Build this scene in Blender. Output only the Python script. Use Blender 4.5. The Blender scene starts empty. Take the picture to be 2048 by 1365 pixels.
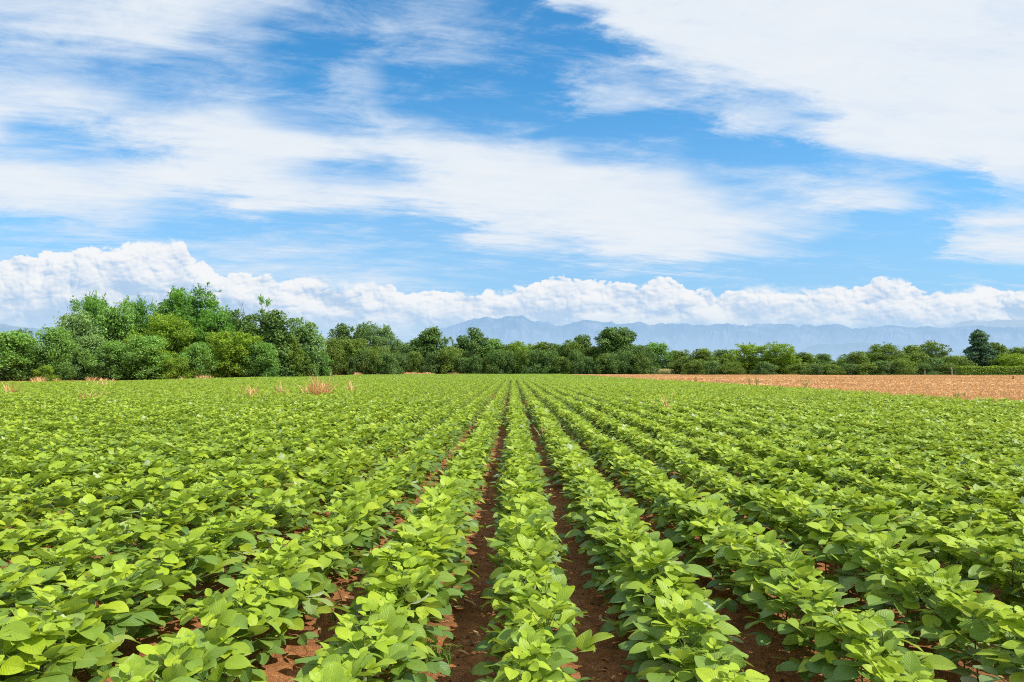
import bpy, math, random
import numpy as np
from mathutils import Vector, Matrix, Euler

# ------------------------------------------------------------------ basics
F = 1480.0            # focal length in photo pixels (photo 2048 wide)
CAM_H = 1.60
PITCH = math.atan(60.5 / F)
scene = bpy.context.scene
col = scene.collection

def ray(px, py):
    """world direction through a photo pixel, scaled so that y = 1"""
    a, b = (px - 1026.0) / F, (682.5 - py) / F
    y = math.cos(PITCH) - b * math.sin(PITCH)
    z = math.sin(PITCH) + b * math.cos(PITCH)
    return a / y, z / y

def px_x(px, d): return ray(px, 720)[0] * d
def px_z(py, d): return CAM_H + ray(1026, py)[1] * d

cam_d = bpy.data.cameras.new('camera')
cam = bpy.data.objects.new('camera', cam_d)
col.objects.link(cam)
cam.location = (0, 0, CAM_H)
cam.rotation_euler = (math.radians(90) + PITCH, 0, 0)
cam_d.sensor_width = 36
cam_d.lens = 36 * F / 2048
cam_d.shift_x = -2 / 2048
cam_d.clip_start = 0.05
cam_d.clip_end = 60000
scene.camera = cam
scene.view_settings.view_transform = 'Standard'
scene.view_settings.look = 'None'
scene.view_settings.exposure = 0
scene.render.engine = 'CYCLES'
scene.cycles.max_bounces = 6
scene.cycles.transparent_max_bounces = 8
scene.cycles.use_denoising = False
scene.cycles.filter_width = 1.05

# ------------------------------------------------------------------ node maths
class S:
    """a socket with arithmetic"""
    def __init__(s, nt, v): s.nt, s.v = nt, v
    def _m(s, op, *o, clamp=False):
        n = s.nt.nodes.new('ShaderNodeMath'); n.operation = op; n.use_clamp = clamp
        for i, a in enumerate((s,) + o):
            a = a.v if isinstance(a, S) else a
            if isinstance(a, (int, float)): n.inputs[i].default_value = a
            else: s.nt.links.new(a, n.inputs[i])
        return S(s.nt, n.outputs[0])
    def __add__(s, o): return s._m('ADD', o)
    __radd__ = __add__
    def __sub__(s, o): return s._m('SUBTRACT', o)
    def __rsub__(s, o): return s._m('MULTIPLY', -1.0)._m('ADD', o)
    def __mul__(s, o): return s._m('MULTIPLY', o)
    __rmul__ = __mul__
    def __truediv__(s, o): return s._m('DIVIDE', o)
    def abs(s): return s._m('ABSOLUTE')
    def max(s, o): return s._m('MAXIMUM', o)
    def min(s, o): return s._m('MINIMUM', o)
    def pow(s, o): return s._m('POWER', o)
    def clamp(s): return s._m('ADD', 0.0, clamp=True)
    def step(s, a, b, o0=0.0, o1=1.0):
        n = s.nt.nodes.new('ShaderNodeMapRange'); n.interpolation_type = 'SMOOTHSTEP'
        s.nt.links.new(s.v, n.inputs[0])
        for i, a_ in enumerate((a, b, o0, o1)):
            if isinstance(a_, S): s.nt.links.new(a_.v, n.inputs[i + 1])
            else: n.inputs[i + 1].default_value = a_
        return S(s.nt, n.outputs[0])

def vec(nt, x, y, z=0.0):
    n = nt.nodes.new('ShaderNodeCombineXYZ')
    for i, a in enumerate((x, y, z)):
        if isinstance(a, S): nt.links.new(a.v, n.inputs[i])
        else: n.inputs[i].default_value = a
    return n.outputs[0]

def noise(nt, v, scale, detail=4, rough=0.5, dist=0.0, lac=2.0, dims='3D', color=False):
    n = nt.nodes.new('ShaderNodeTexNoise'); n.noise_dimensions = dims
    nt.links.new(v, n.inputs['Vector'])
    for k, a in (('Scale', scale), ('Detail', detail), ('Roughness', rough), ('Distortion', dist), ('Lacunarity', lac)):
        n.inputs[k].default_value = a
    return n.outputs['Color'] if color else S(nt, n.outputs['Fac'])

def voro(nt, v, scale, detail=0.0, rough=0.5, feature='F1', smooth=1.0, dims='3D'):
    n = nt.nodes.new('ShaderNodeTexVoronoi'); n.voronoi_dimensions = dims; n.feature = feature
    nt.links.new(v, n.inputs['Vector'])
    n.inputs['Scale'].default_value = scale
    n.inputs['Detail'].default_value = detail; n.inputs['Roughness'].default_value = rough
    if feature == 'SMOOTH_F1': n.inputs['Smoothness'].default_value = smooth
    return S(nt, n.outputs['Distance'])

def mixc(nt, fac, a, b, mode='MIX'):
    n = nt.nodes.new('ShaderNodeMix'); n.data_type = 'RGBA'; n.blend_type = mode
    for i, q in ((0, fac), (6, a), (7, b)):
        if isinstance(q, S): q = q.v
        if isinstance(q, bpy.types.NodeSocket): nt.links.new(q, n.inputs[i])
        elif i == 0: n.inputs[i].default_value = q
        else: n.inputs[i].default_value = (*q, 1) if len(q) == 3 else q
    return n.outputs[2]

def fcurve(nt, x, pts):
    n = nt.nodes.new('ShaderNodeFloatCurve')
    c = n.mapping.curves[0]
    while len(c.points) < len(pts): c.points.new(0.5, 0.5)
    for p, (a, b) in zip(c.points, pts):
        p.location = (a, b); p.handle_type = 'AUTO'
    n.mapping.extend = 'HORIZONTAL'
    n.mapping.update()
    nt.links.new(x.v, n.inputs['Value'])
    return S(nt, n.outputs[0])

# ------------------------------------------------------------------ light
SUN_DIR = Vector((0.80, -0.24, 1.0)).normalized()      # towards the sun: from the right, high
sun_d = bpy.data.lights.new('sun', 'SUN')
sun_d.energy = 5.0
sun_d.angle = math.radians(0.53)
sun_d.color = (1.0, 0.955, 0.88)
sun = bpy.data.objects.new('sun', sun_d)
sun.rotation_euler = SUN_DIR.to_track_quat('Z', 'Y').to_euler()
col.objects.link(sun)

# ------------------------------------------------------------------ sky
def build_world():
    w = bpy.data.worlds.new('World'); scene.world = w; w.use_nodes = True
    nt = w.node_tree; nt.nodes.clear()
    out = nt.nodes.new('ShaderNodeOutputWorld')
    bg = nt.nodes.new('ShaderNodeBackground')
    nt.links.new(bg.outputs[0], out.inputs[0])
    sky = nt.nodes.new('ShaderNodeTexSky'); sky.sky_type = 'NISHITA'; sky.sun_disc = False
    sky.sun_elevation = math.asin(SUN_DIR.z)
    sky.sun_rotation = math.atan2(SUN_DIR.x, SUN_DIR.y)
    sky.air_density = 1.0; sky.dust_density = 0.6; sky.ozone_density = 2.0
    tc = nt.nodes.new('ShaderNodeTexCoord')
    sp = nt.nodes.new('ShaderNodeSeparateXYZ'); nt.links.new(tc.outputs['Generated'], sp.inputs[0])
    x, y, z = (S(nt, sp.outputs[i]) for i in range(3))
    ya = y.abs().max(0.12)
    u, v = x / ya, z.max(0.0) / ya
    # ---- high thin cloud: a coarse density chart of the cloud deck by azimuth and height, broken up by noise
    chart = """
    .72 .78 .8 .88 .85 .65 .45 .25 .25 .3 .15 .8 .95 1 1 1 1 1 1 .95 .95
    .6 .72 .8 .88 .7 .45 .15 .2 .35 .3 .1 .05 .75 1 1 1 1 1 1 .95 .95
    .35 .5 .5 .4 .3 .25 .0 .1 .2 .18 .0 .0 .1 .8 1 1 1 1 1 .95 .9
    .55 .5 .4 .35 .3 .25 .2 .5 .05 .0 .0 .2 .4 .35 .6 .75 1 1 1 .95 .9
    .85 .85 .7 .5 .42 .35 .15 .4 .05 .0 .0 .0 .5 .4 .4 .5 .65 1 1 1 1
    .75 .25 .45 .8 .9 .7 .4 .25 .4 .2 .05 .05 .05 .0 .15 .7 .55 1 1 1 1
    .55 .4 .3 .45 .85 1 .95 .85 .95 .9 .85 .7 .2 .25 .0 .05 .2 .95 1 1 1
    1 1 .9 .95 1 .9 .55 .35 .5 .85 1 1 .95 .85 .4 .25 .35 .4 .4 .25 .85
    .7 .8 .75 .5 .4 .85 .95 .9 .9 .95 1 1 1 .95 .8 .5 .55 .75 .55 .1 .35
    .2 .35 .55 .25 .05 .05 .1 .15 .05 .2 .85 .95 1 1 .95 .8 .55 .15 .0 .5 .8
    .35 .25 .2 .25 .4 .5 .45 .35 .2 .2 .45 .45 .85 .95 .85 .6 .25 .0 .0 .65 .8
    .45 .45 .45 .45 .45 .5 .5 .5 .4 .2 .1 .0 .1 .15 .05 .0 .0 .05 .0 .1 .15
    .25 .25 .25 .25 .25 .25 .25 .25 .25 .25 .2 .1 .1 .1 .1 .1 .1 .1 .1 .1 .1"""
    rows = [[float(a) for a in r.split()] for r in chart.strip().splitlines()]
    den = z.max(0.0) + 0.10
    cx, cy = x / den, y / den                            # the flat cloud layer in perspective
    lay = vec(nt, cx, cy, 0.0)
    wa = noise(nt, lay, 0.9, 4, 0.55, dims='2D') - 0.5
    wb = noise(nt, vec(nt, cx + 11.3, cy + 4.1, 0.0), 0.9, 4, 0.55, dims='2D') - 0.5
    # streaks pulled along one direction, finer mottling, and fibres
    ca, sa = math.cos(math.radians(-18)), math.sin(math.radians(-18))
    sx = (cx + wa * 0.12) * ca - (cy + wb * 0.12) * sa
    sy = (cx + wa * 0.12) * sa + (cy + wb * 0.12) * ca
    streak = noise(nt, vec(nt, sx * 0.45, sy * 1.5, 0.3), 2.2, 6, 0.60, dims='2D')
    fibre = noise(nt, vec(nt, sx * 0.35, sy * 2.6, 1.7), 7.0, 5, 0.66, dims='2D')
    mott = noise(nt, vec(nt, cx * 0.8, cy * 1.3, 5.0), 4.2, 8, 0.70, 0.25, dims='2D')
    us = u + wa * 0.08 + (mott - 0.5) * 0.09
    vs = v + wb * 0.035 + (streak - 0.5) * 0.045 + (fibre - 0.5) * 0.012
    t = (us / 1.44 + 0.5).clamp()
    acc = None
    vr = [ray(1026, 50 * i)[1] for i in range(len(rows))]
    for i, r in enumerate(rows):
        pts = [(min(1, max(0, ray(100 * k, 300)[0] / 1.44 + 0.5)), a) for k, a in enumerate(r)]
        c = fcurve(nt, t, pts)
        if i == 0: wgt = vs.step(vr[1], vr[0])
        else:
            wgt = vs.step(vr[i], vr[i - 1], 1, 0)
            if i < len(rows) - 1: wgt = wgt * vs.step(vr[i + 1], vr[i])
        acc = c * wgt if acc is None else acc + c * wgt
    brk = (streak - 0.5) * 0.72 + (mott - 0.5) * 1.25 + (fibre - 0.5) * 0.40
    dens = (acc * 1.10 - 0.06 + brk * (1.10 - acc * 0.52))
    cir = dens.step(-0.06, 0.98)
    body = dens.step(0.45, 1.35)
    # ---- the blue
    blue = mixc(nt, 1.0, sky.outputs[0], (0.052, 0.148, 0.190), 'MULTIPLY')
    # lower sky paler
    blue = mixc(nt, v.step(0.0, 0.44, 0.82, 0.0), blue, (0.40, 0.60, 0.87))
    circ = mixc(nt, body, (0.72, 0.82, 0.94), (0.88, 0.91, 0.94))
    skyc = mixc(nt, (cir * 0.97).clamp(), blue, circ)
    # ---- cumulus bank over the mountains
    prof = [(-400, 540), (-250, 500), (-100, 520), (0, 512), (40, 506), (60, 508), (90, 495), (130, 487), (180, 484), (193, 492), (208, 486), (228, 492), (250, 477), (280, 470), (312, 476), (335, 471), (372, 488), (380, 508), (405, 510), (418, 530),
            (440, 545), (455, 547), (500, 543), (540, 546), (556, 560), (585, 551), (625, 545), (650, 552), (690, 566), (720, 559), (770, 560), (810, 575), (850, 571), (890, 569), (930, 580), (950, 592), (985, 578), (1005, 580), (1030, 566), (1060, 561), (1090, 552),
            (1115, 541), (1140, 545), (1180, 556), (1240, 556), (1280, 563), (1300, 553), (1325, 549), (1360, 562), (1400, 572), (1425, 578), (1432, 588), (1460, 574), (1500, 569), (1560, 570), (1600, 567), (1640, 565), (1700, 570), (1735, 563), (1765, 548), (1800, 552), (1830, 560), (1845, 573),
            (1880, 571), (1895, 578), (1925, 563), (1945, 565), (1960, 557), (1990, 563), (2000, 575), (2030, 567), (2060, 575), (2200, 560), (2350, 590), (2500, 560)]
    um = lambda px: (px - 1026) / F / 2.2 + 0.5
    uc = (u / 2.2 + 0.5).clamp()
    half = len(prof) // 2
    def pf(pts): return fcurve(nt, uc, [(um(a), (743 - b) / 300) for a, b in pts])
    top = pf(prof[:half + 1]); top2 = pf(prof[half:])
    sel = uc.step(um(prof[half][0]) - 1e-4, um(prof[half][0]) + 1e-4)
    top = (top * (1.0 - sel) + top2 * sel) * (300 / F)
    def puff(dx, dz, ex, ez):
        """soft billows: a coarse set and a fine set, each shifted its own way"""
        def warp(p, k, sc):
            wq = noise(nt, p, sc, 3, 0.5, dims='2D', color=True)
            mm = nt.nodes.new('ShaderNodeVectorMath'); mm.operation = 'MULTIPLY_ADD'
            nt.links.new(wq, mm.inputs[0]); mm.inputs[1].default_value = (k,) * 3; nt.links.new(p, mm.inputs[2])
            return mm.outputs[0]
        pc = vec(nt, u + dx, v * 1.55 + dz, 0.0); pf_ = vec(nt, u + ex, v * 1.55 + ez, 0.0)
        qc, qf = warp(pc, 0.045, 12), warp(pf_, 0.022, 26)
        a = voro(nt, qc, 12, 0, dims='2D'); n1 = noise(nt, qc, 13, 3, 0.5, dims='2D')
        b = voro(nt, qf, 34, 0.8, 0.6, dims='2D'); c = voro(nt, qf, 85, 1.2, 0.6, dims='2D'); n2 = noise(nt, qf, 45, 5, 0.62, dims='2D')
        return (0.5 - a * a) * 0.55 + (n1 - 0.5) * 0.9, (0.4 - b * b) * 0.42 + (0.4 - c * c) * 0.22 + (n2 - 0.5) * 0.40
    c0, f0 = puff(0, 0, 0, 0); c1, f1 = puff(0.011, 0.017, 0.0030, 0.0050)
    p0 = c0 + f0
    h = top - v + (f0 - 0.18) * 0.015 + (c0 - 0.2) * 0.016
    soft = noise(nt, vec(nt, u, v * 1.5, 0.0), 7.0, 2, 0.5, dims='2D').step(0.45, 0.75)
    cum = h.step(soft * -0.004 - 0.0006, soft * 0.014 + 0.0022)
    rel = ((c0 - c1) * 1.7 + (f0 - f1) * 0.75 + 0.50).clamp()      # towards the light or away from it
    depth = (h / top.max(0.03)).clamp()                      # 0 top .. 1 base
    lit = (rel * (0.95 - depth * 0.35) + 0.44 - depth * 1.10 + (p0 - 0.35) * 0.25).clamp()
    low = noise(nt, vec(nt, u * 1.2, v * 7.0, 2.2), 5.5, 5, 0.55, dims='2D').step(0.40, 0.66)
    shade = mixc(nt, low * depth, (0.42, 0.60, 0.83), (0.60, 0.74, 0.90))
    cumc = mixc(nt, lit.step(0.0, 0.95), shade, (0.91, 0.93, 0.95))
    cumc = mixc(nt, v.step(0.03, 0.105, 0.78, 0.0), cumc, (0.56, 0.73, 0.91))
    thin = cum * (1.0 - v.step(0.052, 0.075, 0.35, 0.0) * (1.0 - low))
    lowc = mixc(nt, thin, skyc, cumc)
    nt.links.new(skyc, bg.inputs[0]); bg.inputs[1].default_value = 1.0
    # the bank only reaches a little way up, and below the horizon there is only haze
    bg2 = nt.nodes.new('ShaderNodeBackground'); nt.links.new(lowc, bg2.inputs[0])
    bg3 = nt.nodes.new('ShaderNodeBackground'); bg3.inputs[0].default_value = (0.16, 0.22, 0.22, 1)
    m1 = nt.nodes.new('ShaderNodeMixShader'); m2 = nt.nodes.new('ShaderNodeMixShader')
    nt.links.new(v._m('LESS_THAN', 0.215).v, m1.inputs[0]); nt.links.new(bg.outputs[0], m1.inputs[1]); nt.links.new(bg2.outputs[0], m1.inputs[2])
    nt.links.new(z._m('LESS_THAN', -0.002).v, m2.inputs[0]); nt.links.new(m1.outputs[0], m2.inputs[1]); nt.links.new(bg3.outputs[0], m2.inputs[2])
    nt.links.new(m2.outputs[0], out.inputs[0])
    w.cycles.sampling_method = 'MANUAL'; w.cycles.sample_map_resolution = 256
build_world()

# ------------------------------------------------------------------ helpers
rng = np.random.default_rng(7)
random.seed(7)
GOLD = math.pi * (3 - math.sqrt(5))

def tag(o, label=None, cat=None, group=None, kind=None):
    if label: o['label'] = label
    if cat: o['category'] = cat
    if group: o['group'] = group
    if kind: o['kind'] = kind
    return o

def make_mesh(name, V, faces, mats=(), attrs=None, uv=None, smooth=False, midx=None):
    """V (n,3); faces (m,4) or (m,3) array; attrs {name: (n,3)}; uv (n,2) per vertex"""
    V = np.asarray(V, np.float32); Fc = np.asarray(faces, np.int32)
    me = bpy.data.meshes.new(name)
    k = Fc.shape[1]
    me.vertices.add(len(V)); me.vertices.foreach_set('co', V.ravel())
    me.loops.add(Fc.size); me.loops.foreach_set('vertex_index', Fc.ravel())
    me.polygons.add(len(Fc)); me.polygons.foreach_set('loop_start', np.arange(len(Fc), dtype=np.int32) * k)
    if midx is not None: me.polygons.foreach_set('material_index', np.asarray(midx, np.int32))
    me.polygons.foreach_set('use_smooth', np.full(len(Fc), smooth))
    me.update(calc_edges=True)
    for m in mats: me.materials.append(m)
    for an, a in (attrs or {}).items():
        at = me.color_attributes.new(an, 'FLOAT_COLOR', 'POINT')
        at.data.foreach_set('color', np.concatenate([np.asarray(a, np.float32), np.ones((len(V), 1), np.float32)], 1).ravel())
    if uv is not None:
        l = me.uv_layers.new(name='UVMap')
        l.data.foreach_set('uv', np.asarray(uv, np.float32)[Fc.ravel()].ravel())
    return me

def obj(name, me, parent=None, link=True):
    o = bpy.data.objects.new(name, me)
    if link: col.objects.link(o)
    if parent is not None: o.parent = parent
    return o

def empty(name, loc=(0, 0, 0), rz=0.0, s=(1, 1, 1)):
    o = bpy.data.objects.new(name, None); col.objects.link(o)
    o.empty_display_size = 0.2
    o.location = loc; o.rotation_euler = (0, 0, rz); o.scale = s
    return o

class MB:
    """collects vertices, faces (quads) and per-vertex tint / uv"""
    def __init__(s): s.V, s.Fq, s.T, s.U, s.n = [], [], [], [], 0
    def add(s, V, Fq, T=None, U=None):
        V = np.asarray(V, float)
        s.V.append(V); s.Fq.append(np.asarray(Fq) + s.n); s.n += len(V)
        s.T.append(np.broadcast_to(np.asarray(T if T is not None else (0, 0, 0), float), (len(V), 3)))
        s.U.append(np.asarray(U, float) if U is not None else np.zeros((len(V), 2)))
    def mesh(s, name, mats=(), smooth=False):
        return make_mesh(name, np.concatenate(s.V), np.concatenate(s.Fq), mats, {'tint': np.concatenate(s.T)}, np.concatenate(s.U), smooth)

def tube(mb, pts, radii, sides=6, T=None):
    pts = [Vector(p) for p in pts]
    rings = []
    for i, p in enumerate(pts):
        d = (pts[min(i + 1, len(pts) - 1)] - pts[max(i - 1, 0)])
        if d.length < 1e-9: d = Vector((0, 0, 1))
        q = d.to_track_quat('Z', 'Y')
        for k in range(sides):
            a = 2 * math.pi * k / sides
            rings.append(p + q @ Vector((math.cos(a) * radii[i], math.sin(a) * radii[i], 0)))
    Fq = []
    for i in range(len(pts) - 1):
        for k in range(sides):
            a, b = i * sides + k, i * sides + (k + 1) % sides
            Fq.append((a, b, b + sides, a + sides))
    mb.add([tuple(r) for r in rings], Fq, T)

# cheap smooth 2D value noise
_tab = rng.random((256, 256))
def vnoise(x, y):
    x, y = np.asarray(x, float), np.asarray(y, float)
    xi, yi = np.floor(x).astype(int), np.floor(y).astype(int)
    fx, fy = x - xi, y - yi
    fx, fy = fx * fx * (3 - 2 * fx), fy * fy * (3 - 2 * fy)
    g = lambda a, b: _tab[a & 255, b & 255]
    return (g(xi, yi) * (1 - fx) + g(xi + 1, yi) * fx) * (1 - fy) + (g(xi, yi + 1) * (1 - fx) + g(xi + 1, yi + 1) * fx) * fy
def fbm(x, y, o=5, r=0.5):
    a, s, t = 1.0, 0.0, 0.0
    for i in range(o):
        s = s + a * vnoise(x * 2 ** i + 17.3 * i, y * 2 ** i + 9.1 * i); t += a; a *= r
    return s / t

# ------------------------------------------------------------------ materials
def new_mat(name):
    m = bpy.data.materials.new(name); m.use_nodes = True
    nt = m.node_tree; nt.nodes.clear()
    out = nt.nodes.new('ShaderNodeOutputMaterial')
    return m, nt, out

def attr_sep(nt, name='tint'):
    a = nt.nodes.new('ShaderNodeAttribute'); a.attribute_name = name
    s = nt.nodes.new('ShaderNodeSeparateColor'); nt.links.new(a.outputs['Color'], s.inputs[0])
    return [S(nt, s.outputs[i]) for i in range(3)]

def crop_leaf_material():
    """tint: r random per leaf, g height in the plant 0..1, b pale/odd leaf"""
    m, nt, out = new_mat('soybean_leaf')
    r, g, b = attr_sep(nt)
    oi = nt.nodes.new('ShaderNodeObjectInfo'); rnd = S(nt, oi.outputs['Random'])
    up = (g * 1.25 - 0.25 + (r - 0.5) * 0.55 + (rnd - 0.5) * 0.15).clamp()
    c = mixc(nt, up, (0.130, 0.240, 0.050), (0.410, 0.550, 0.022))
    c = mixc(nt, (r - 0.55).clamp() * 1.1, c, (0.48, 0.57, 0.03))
    c = mixc(nt, b, c, (0.80, 0.84, 0.60))
    geo = nt.nodes.new('ShaderNodeNewGeometry')
    patchn = noise(nt, geo.outputs['Position'], 0.22, 4, 0.6)
    c = mixc(nt, patchn.step(0.50, 0.72) * 0.35, c, (0.16, 0.30, 0.05))
    c = mixc(nt, patchn.step(0.48, 0.30) * 0.30, c, (0.50, 0.56, 0.04))
    uvn = nt.nodes.new('ShaderNodeUVMap'); uvn.uv_map = 'UVMap'
    sp = nt.nodes.new('ShaderNodeSeparateXYZ'); nt.links.new(uvn.outputs[0], sp.inputs[0])
    t, s = S(nt, sp.outputs[0]), S(nt, sp.outputs[1])
    sa = s.abs()
    ph = (t * 7.5 - sa * 3.2)
    side = (ph._m('FRACT') - 0.5).abs().step(0.40, 0.50)
    mid = sa.step(0.09, 0.015)
    vein = side.max(mid)
    tcn = nt.nodes.new('ShaderNodeTexCoord')
    fine = noise(nt, tcn.outputs['Object'], 40, 3, 0.6)
    c = mixc(nt, vein * 0.30, c, (0.36, 0.48, 0.10))
    blot = noise(nt, tcn.outputs['Object'], 17, 4, 0.65)
    c = mixc(nt, blot.step(0.62, 0.76) * 0.4, c, (0.46, 0.50, 0.05))
    spots = voro(nt, tcn.outputs['Object'], 55, 0)
    c = mixc(nt, spots.step(0.16, 0.10) * blot.step(0.42, 0.62) * 0.75, c, (0.16, 0.10, 0.03))
    c = mixc(nt, (fine - 0.5).abs() * 0.8, c, (0.06, 0.13, 0.01))
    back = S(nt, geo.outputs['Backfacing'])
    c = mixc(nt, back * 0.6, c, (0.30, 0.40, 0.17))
    bs = nt.nodes.new('ShaderNodeBsdfPrincipled')
    nt.links.new(c, bs.inputs['Base Color'])
    bs.inputs['Roughness'].default_value = 0.42
    bs.inputs['Specular IOR Level'].default_value = 0.36
    bp = nt.nodes.new('ShaderNodeBump'); bp.inputs['Strength'].default_value = 0.35; bp.inputs['Distance'].default_value = 0.004
    hh = (vein * -1.0 + (ph._m('FRACT') - 0.5).abs() * -0.8 + fine * 0.5)
    nt.links.new(hh.v, bp.inputs['Height']); nt.links.new(bp.outputs[0], bs.inputs['Normal'])
    tr = nt.nodes.new('ShaderNodeBsdfTranslucent')
    tcx = mixc(nt, 1.0, c, (1.6, 1.5, 0.4), 'MULTIPLY')
    nt.links.new(tcx, tr.inputs[0])
    mx = nt.nodes.new('ShaderNodeMixShader'); mx.inputs[0].default_value = 0.26
    nt.links.new(bs.outputs[0], mx.inputs[1]); nt.links.new(tr.outputs[0], mx.inputs[2])
    nt.links.new(mx.outputs[0], out.inputs[0])
    return m

def tree_leaf_material(name, dark, light, trans=0.25, warm=(1.5, 1.5, 0.5), rough=0.55, spread=0.3):
    m, nt, out = new_mat(name)
    r, g, b = attr_sep(nt)
    oi = nt.nodes.new('ShaderNodeObjectInfo'); rnd = S(nt, oi.outputs['Random'])
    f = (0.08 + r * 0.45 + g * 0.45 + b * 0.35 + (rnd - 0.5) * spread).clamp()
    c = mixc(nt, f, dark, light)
    bs = nt.nodes.new('ShaderNodeBsdfPrincipled'); nt.links.new(c, bs.inputs['Base Color'])
    bs.inputs['Roughness'].default_value = rough; bs.inputs['Specular IOR Level'].default_value = 0.35
    tr = nt.nodes.new('ShaderNodeBsdfTranslucent'); nt.links.new(mixc(nt, 1.0, c, warm, 'MULTIPLY'), tr.inputs[0])
    mx = nt.nodes.new('ShaderNodeMixShader'); mx.inputs[0].default_value = trans
    nt.links.new(bs.outputs[0], mx.inputs[1]); nt.links.new(tr.outputs[0], mx.inputs[2])
    nt.links.new(mx.outputs[0], out.inputs[0])
    return m

def plain_material(name, c1, c2, scale=5.0, rough=0.9, bump=0.0, bdist=0.02):
    m, nt, out = new_mat(name)
    tcn = nt.nodes.new('ShaderNodeTexCoord')
    n = noise(nt, tcn.outputs['Object'], scale, 6, 0.6)
    c = mixc(nt, n.step(0.3, 0.7), c1, c2)
    bs = nt.nodes.new('ShaderNodeBsdfPrincipled'); nt.links.new(c, bs.inputs['Base Color'])
    bs.inputs['Roughness'].default_value = rough; bs.inputs['Specular IOR Level'].default_value = 0.25
    if bump:
        bp = nt.nodes.new('ShaderNodeBump'); bp.inputs['Strength'].default_value = bump; bp.inputs['Distance'].default_value = bdist
        nt.links.new(n.v, bp.inputs['Height']); nt.links.new(bp.outputs[0], bs.inputs['Normal'])
    nt.links.new(bs.outputs[0], out.inputs[0])
    return m

def tint_material(name, c1, c2, trans=0.2, rough=0.7):
    m, nt, out = new_mat(name)
    r, g, b = attr_sep(nt)
    oi = nt.nodes.new('ShaderNodeObjectInfo'); rnd = S(nt, oi.outputs['Random'])
    c = mixc(nt, (r * 0.8 + (rnd - 0.5) * 0.3 + 0.1).clamp(), c1, c2)
    bs = nt.nodes.new('ShaderNodeBsdfPrincipled'); nt.links.new(c, bs.inputs['Base Color'])
    bs.inputs['Roughness'].default_value = rough; bs.inputs['Specular IOR Level'].default_value = 0.25
    tr = nt.nodes.new('ShaderNodeBsdfTranslucent'); nt.links.new(c, tr.inputs[0])
    mx = nt.nodes.new('ShaderNodeMixShader'); mx.inputs[0].default_value = trans
    nt.links.new(bs.outputs[0], mx.inputs[1]); nt.links.new(tr.outputs[0], mx.inputs[2])
    nt.links.new(mx.outputs[0], out.inputs[0])
    return m

def soil_material():
    m, nt, out = new_mat('red_soil')
    geo = nt.nodes.new('ShaderNodeNewGeometry'); P = geo.outputs['Position']
    big = noise(nt, P, 1.6, 4, 0.6); mid = noise(nt, P, 14, 6, 0.65); fin = noise(nt, P, 110, 4, 0.7)
    grit = voro(nt, P, 130, 0)
    c = mixc(nt, (big * 0.5 + mid * 0.6 - 0.05).step(0.3, 0.75), (0.16, 0.060, 0.022), (0.50, 0.215, 0.078))
    c = mixc(nt, (fin - 0.5).abs() * 1.2, c, (0.36, 0.15, 0.06))
    sp = voro(nt, P, 80, 0); msk = noise(nt, P, 5, 3, 0.5)
    crk = voro(nt, P, 9, 1.0, 0.5, feature='DISTANCE_TO_EDGE')
    c = mixc(nt, sp.step(0.27, 0.16) * msk.step(0.40, 0.58) * 0.85, c, (0.66, 0.50, 0.38))
    c = mixc(nt, crk.step(0.05, 0.0) * big.step(0.45, 0.6) * 0.6, c, (0.07, 0.025, 0.01))
    bs = nt.nodes.new('ShaderNodeBsdfPrincipled'); nt.links.new(c, bs.inputs['Base Color'])
    bs.inputs['Roughness'].default_value = 0.95; bs.inputs['Specular IOR Level'].default_value = 0.15
    bp = nt.nodes.new('ShaderNodeBump'); bp.inputs['Strength'].default_value = 0.9; bp.inputs['Distance'].default_value = 0.02
    hh = mid * 0.9 + fin * 0.35 + grit * 0.25
    nt.links.new(hh.v, bp.inputs['Height']); nt.links.new(bp.outputs[0], bs.inputs['Normal'])
    nt.links.new(bs.outputs[0], out.inputs[0])
    return m

M_LEAF = crop_leaf_material()
M_STEM = plain_material('green_stem', (0.11, 0.15, 0.035), (0.20, 0.22, 0.06), 30)
M_SOIL = soil_material()
M_BARK = plain_material('bark', (0.06, 0.045, 0.032), (0.16, 0.125, 0.095), 6, 0.95, 0.6, 0.05)
M_DRY = tint_material('dry_blades', (0.66, 0.34, 0.12), (0.95, 0.68, 0.34), 0.35)
M_GRASS = tint_material('green_grass_blades', (0.07, 0.15, 0.015), (0.20, 0.32, 0.05), 0.35)
M_STUBBLE = tint_material('ripe_stalks', (0.66, 0.39, 0.165), (0.84, 0.54, 0.25), 0.2)
M_T = {
    'broad': tree_leaf_material('broadleaf', (0.030, 0.090, 0.020), (0.250, 0.450, 0.085), 0.28, rough=0.42),
    'robinia': tree_leaf_material('feathery_leaf', (0.035, 0.115, 0.022), (0.210, 0.430, 0.060), 0.35),
    'dark': tree_leaf_material('dark_leaf', (0.030, 0.078, 0.020), (0.165, 0.280, 0.062), 0.2),
    'silver': tree_leaf_material('grey_green_leaf', (0.055, 0.130, 0.042), (0.265, 0.410, 0.125), 0.25),
    'olive': tree_leaf_material('olive_leaf', (0.055, 0.105, 0.016), (0.210, 0.310, 0.045), 0.25),
    'bright': tree_leaf_material('bright_leaf', (0.080, 0.170, 0.012), (0.290, 0.430, 0.035), 0.3),
    'pine': tree_leaf_material('pine_needle', (0.022, 0.068, 0.032), (0.105, 0.215, 0.090), 0.1),
}

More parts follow.
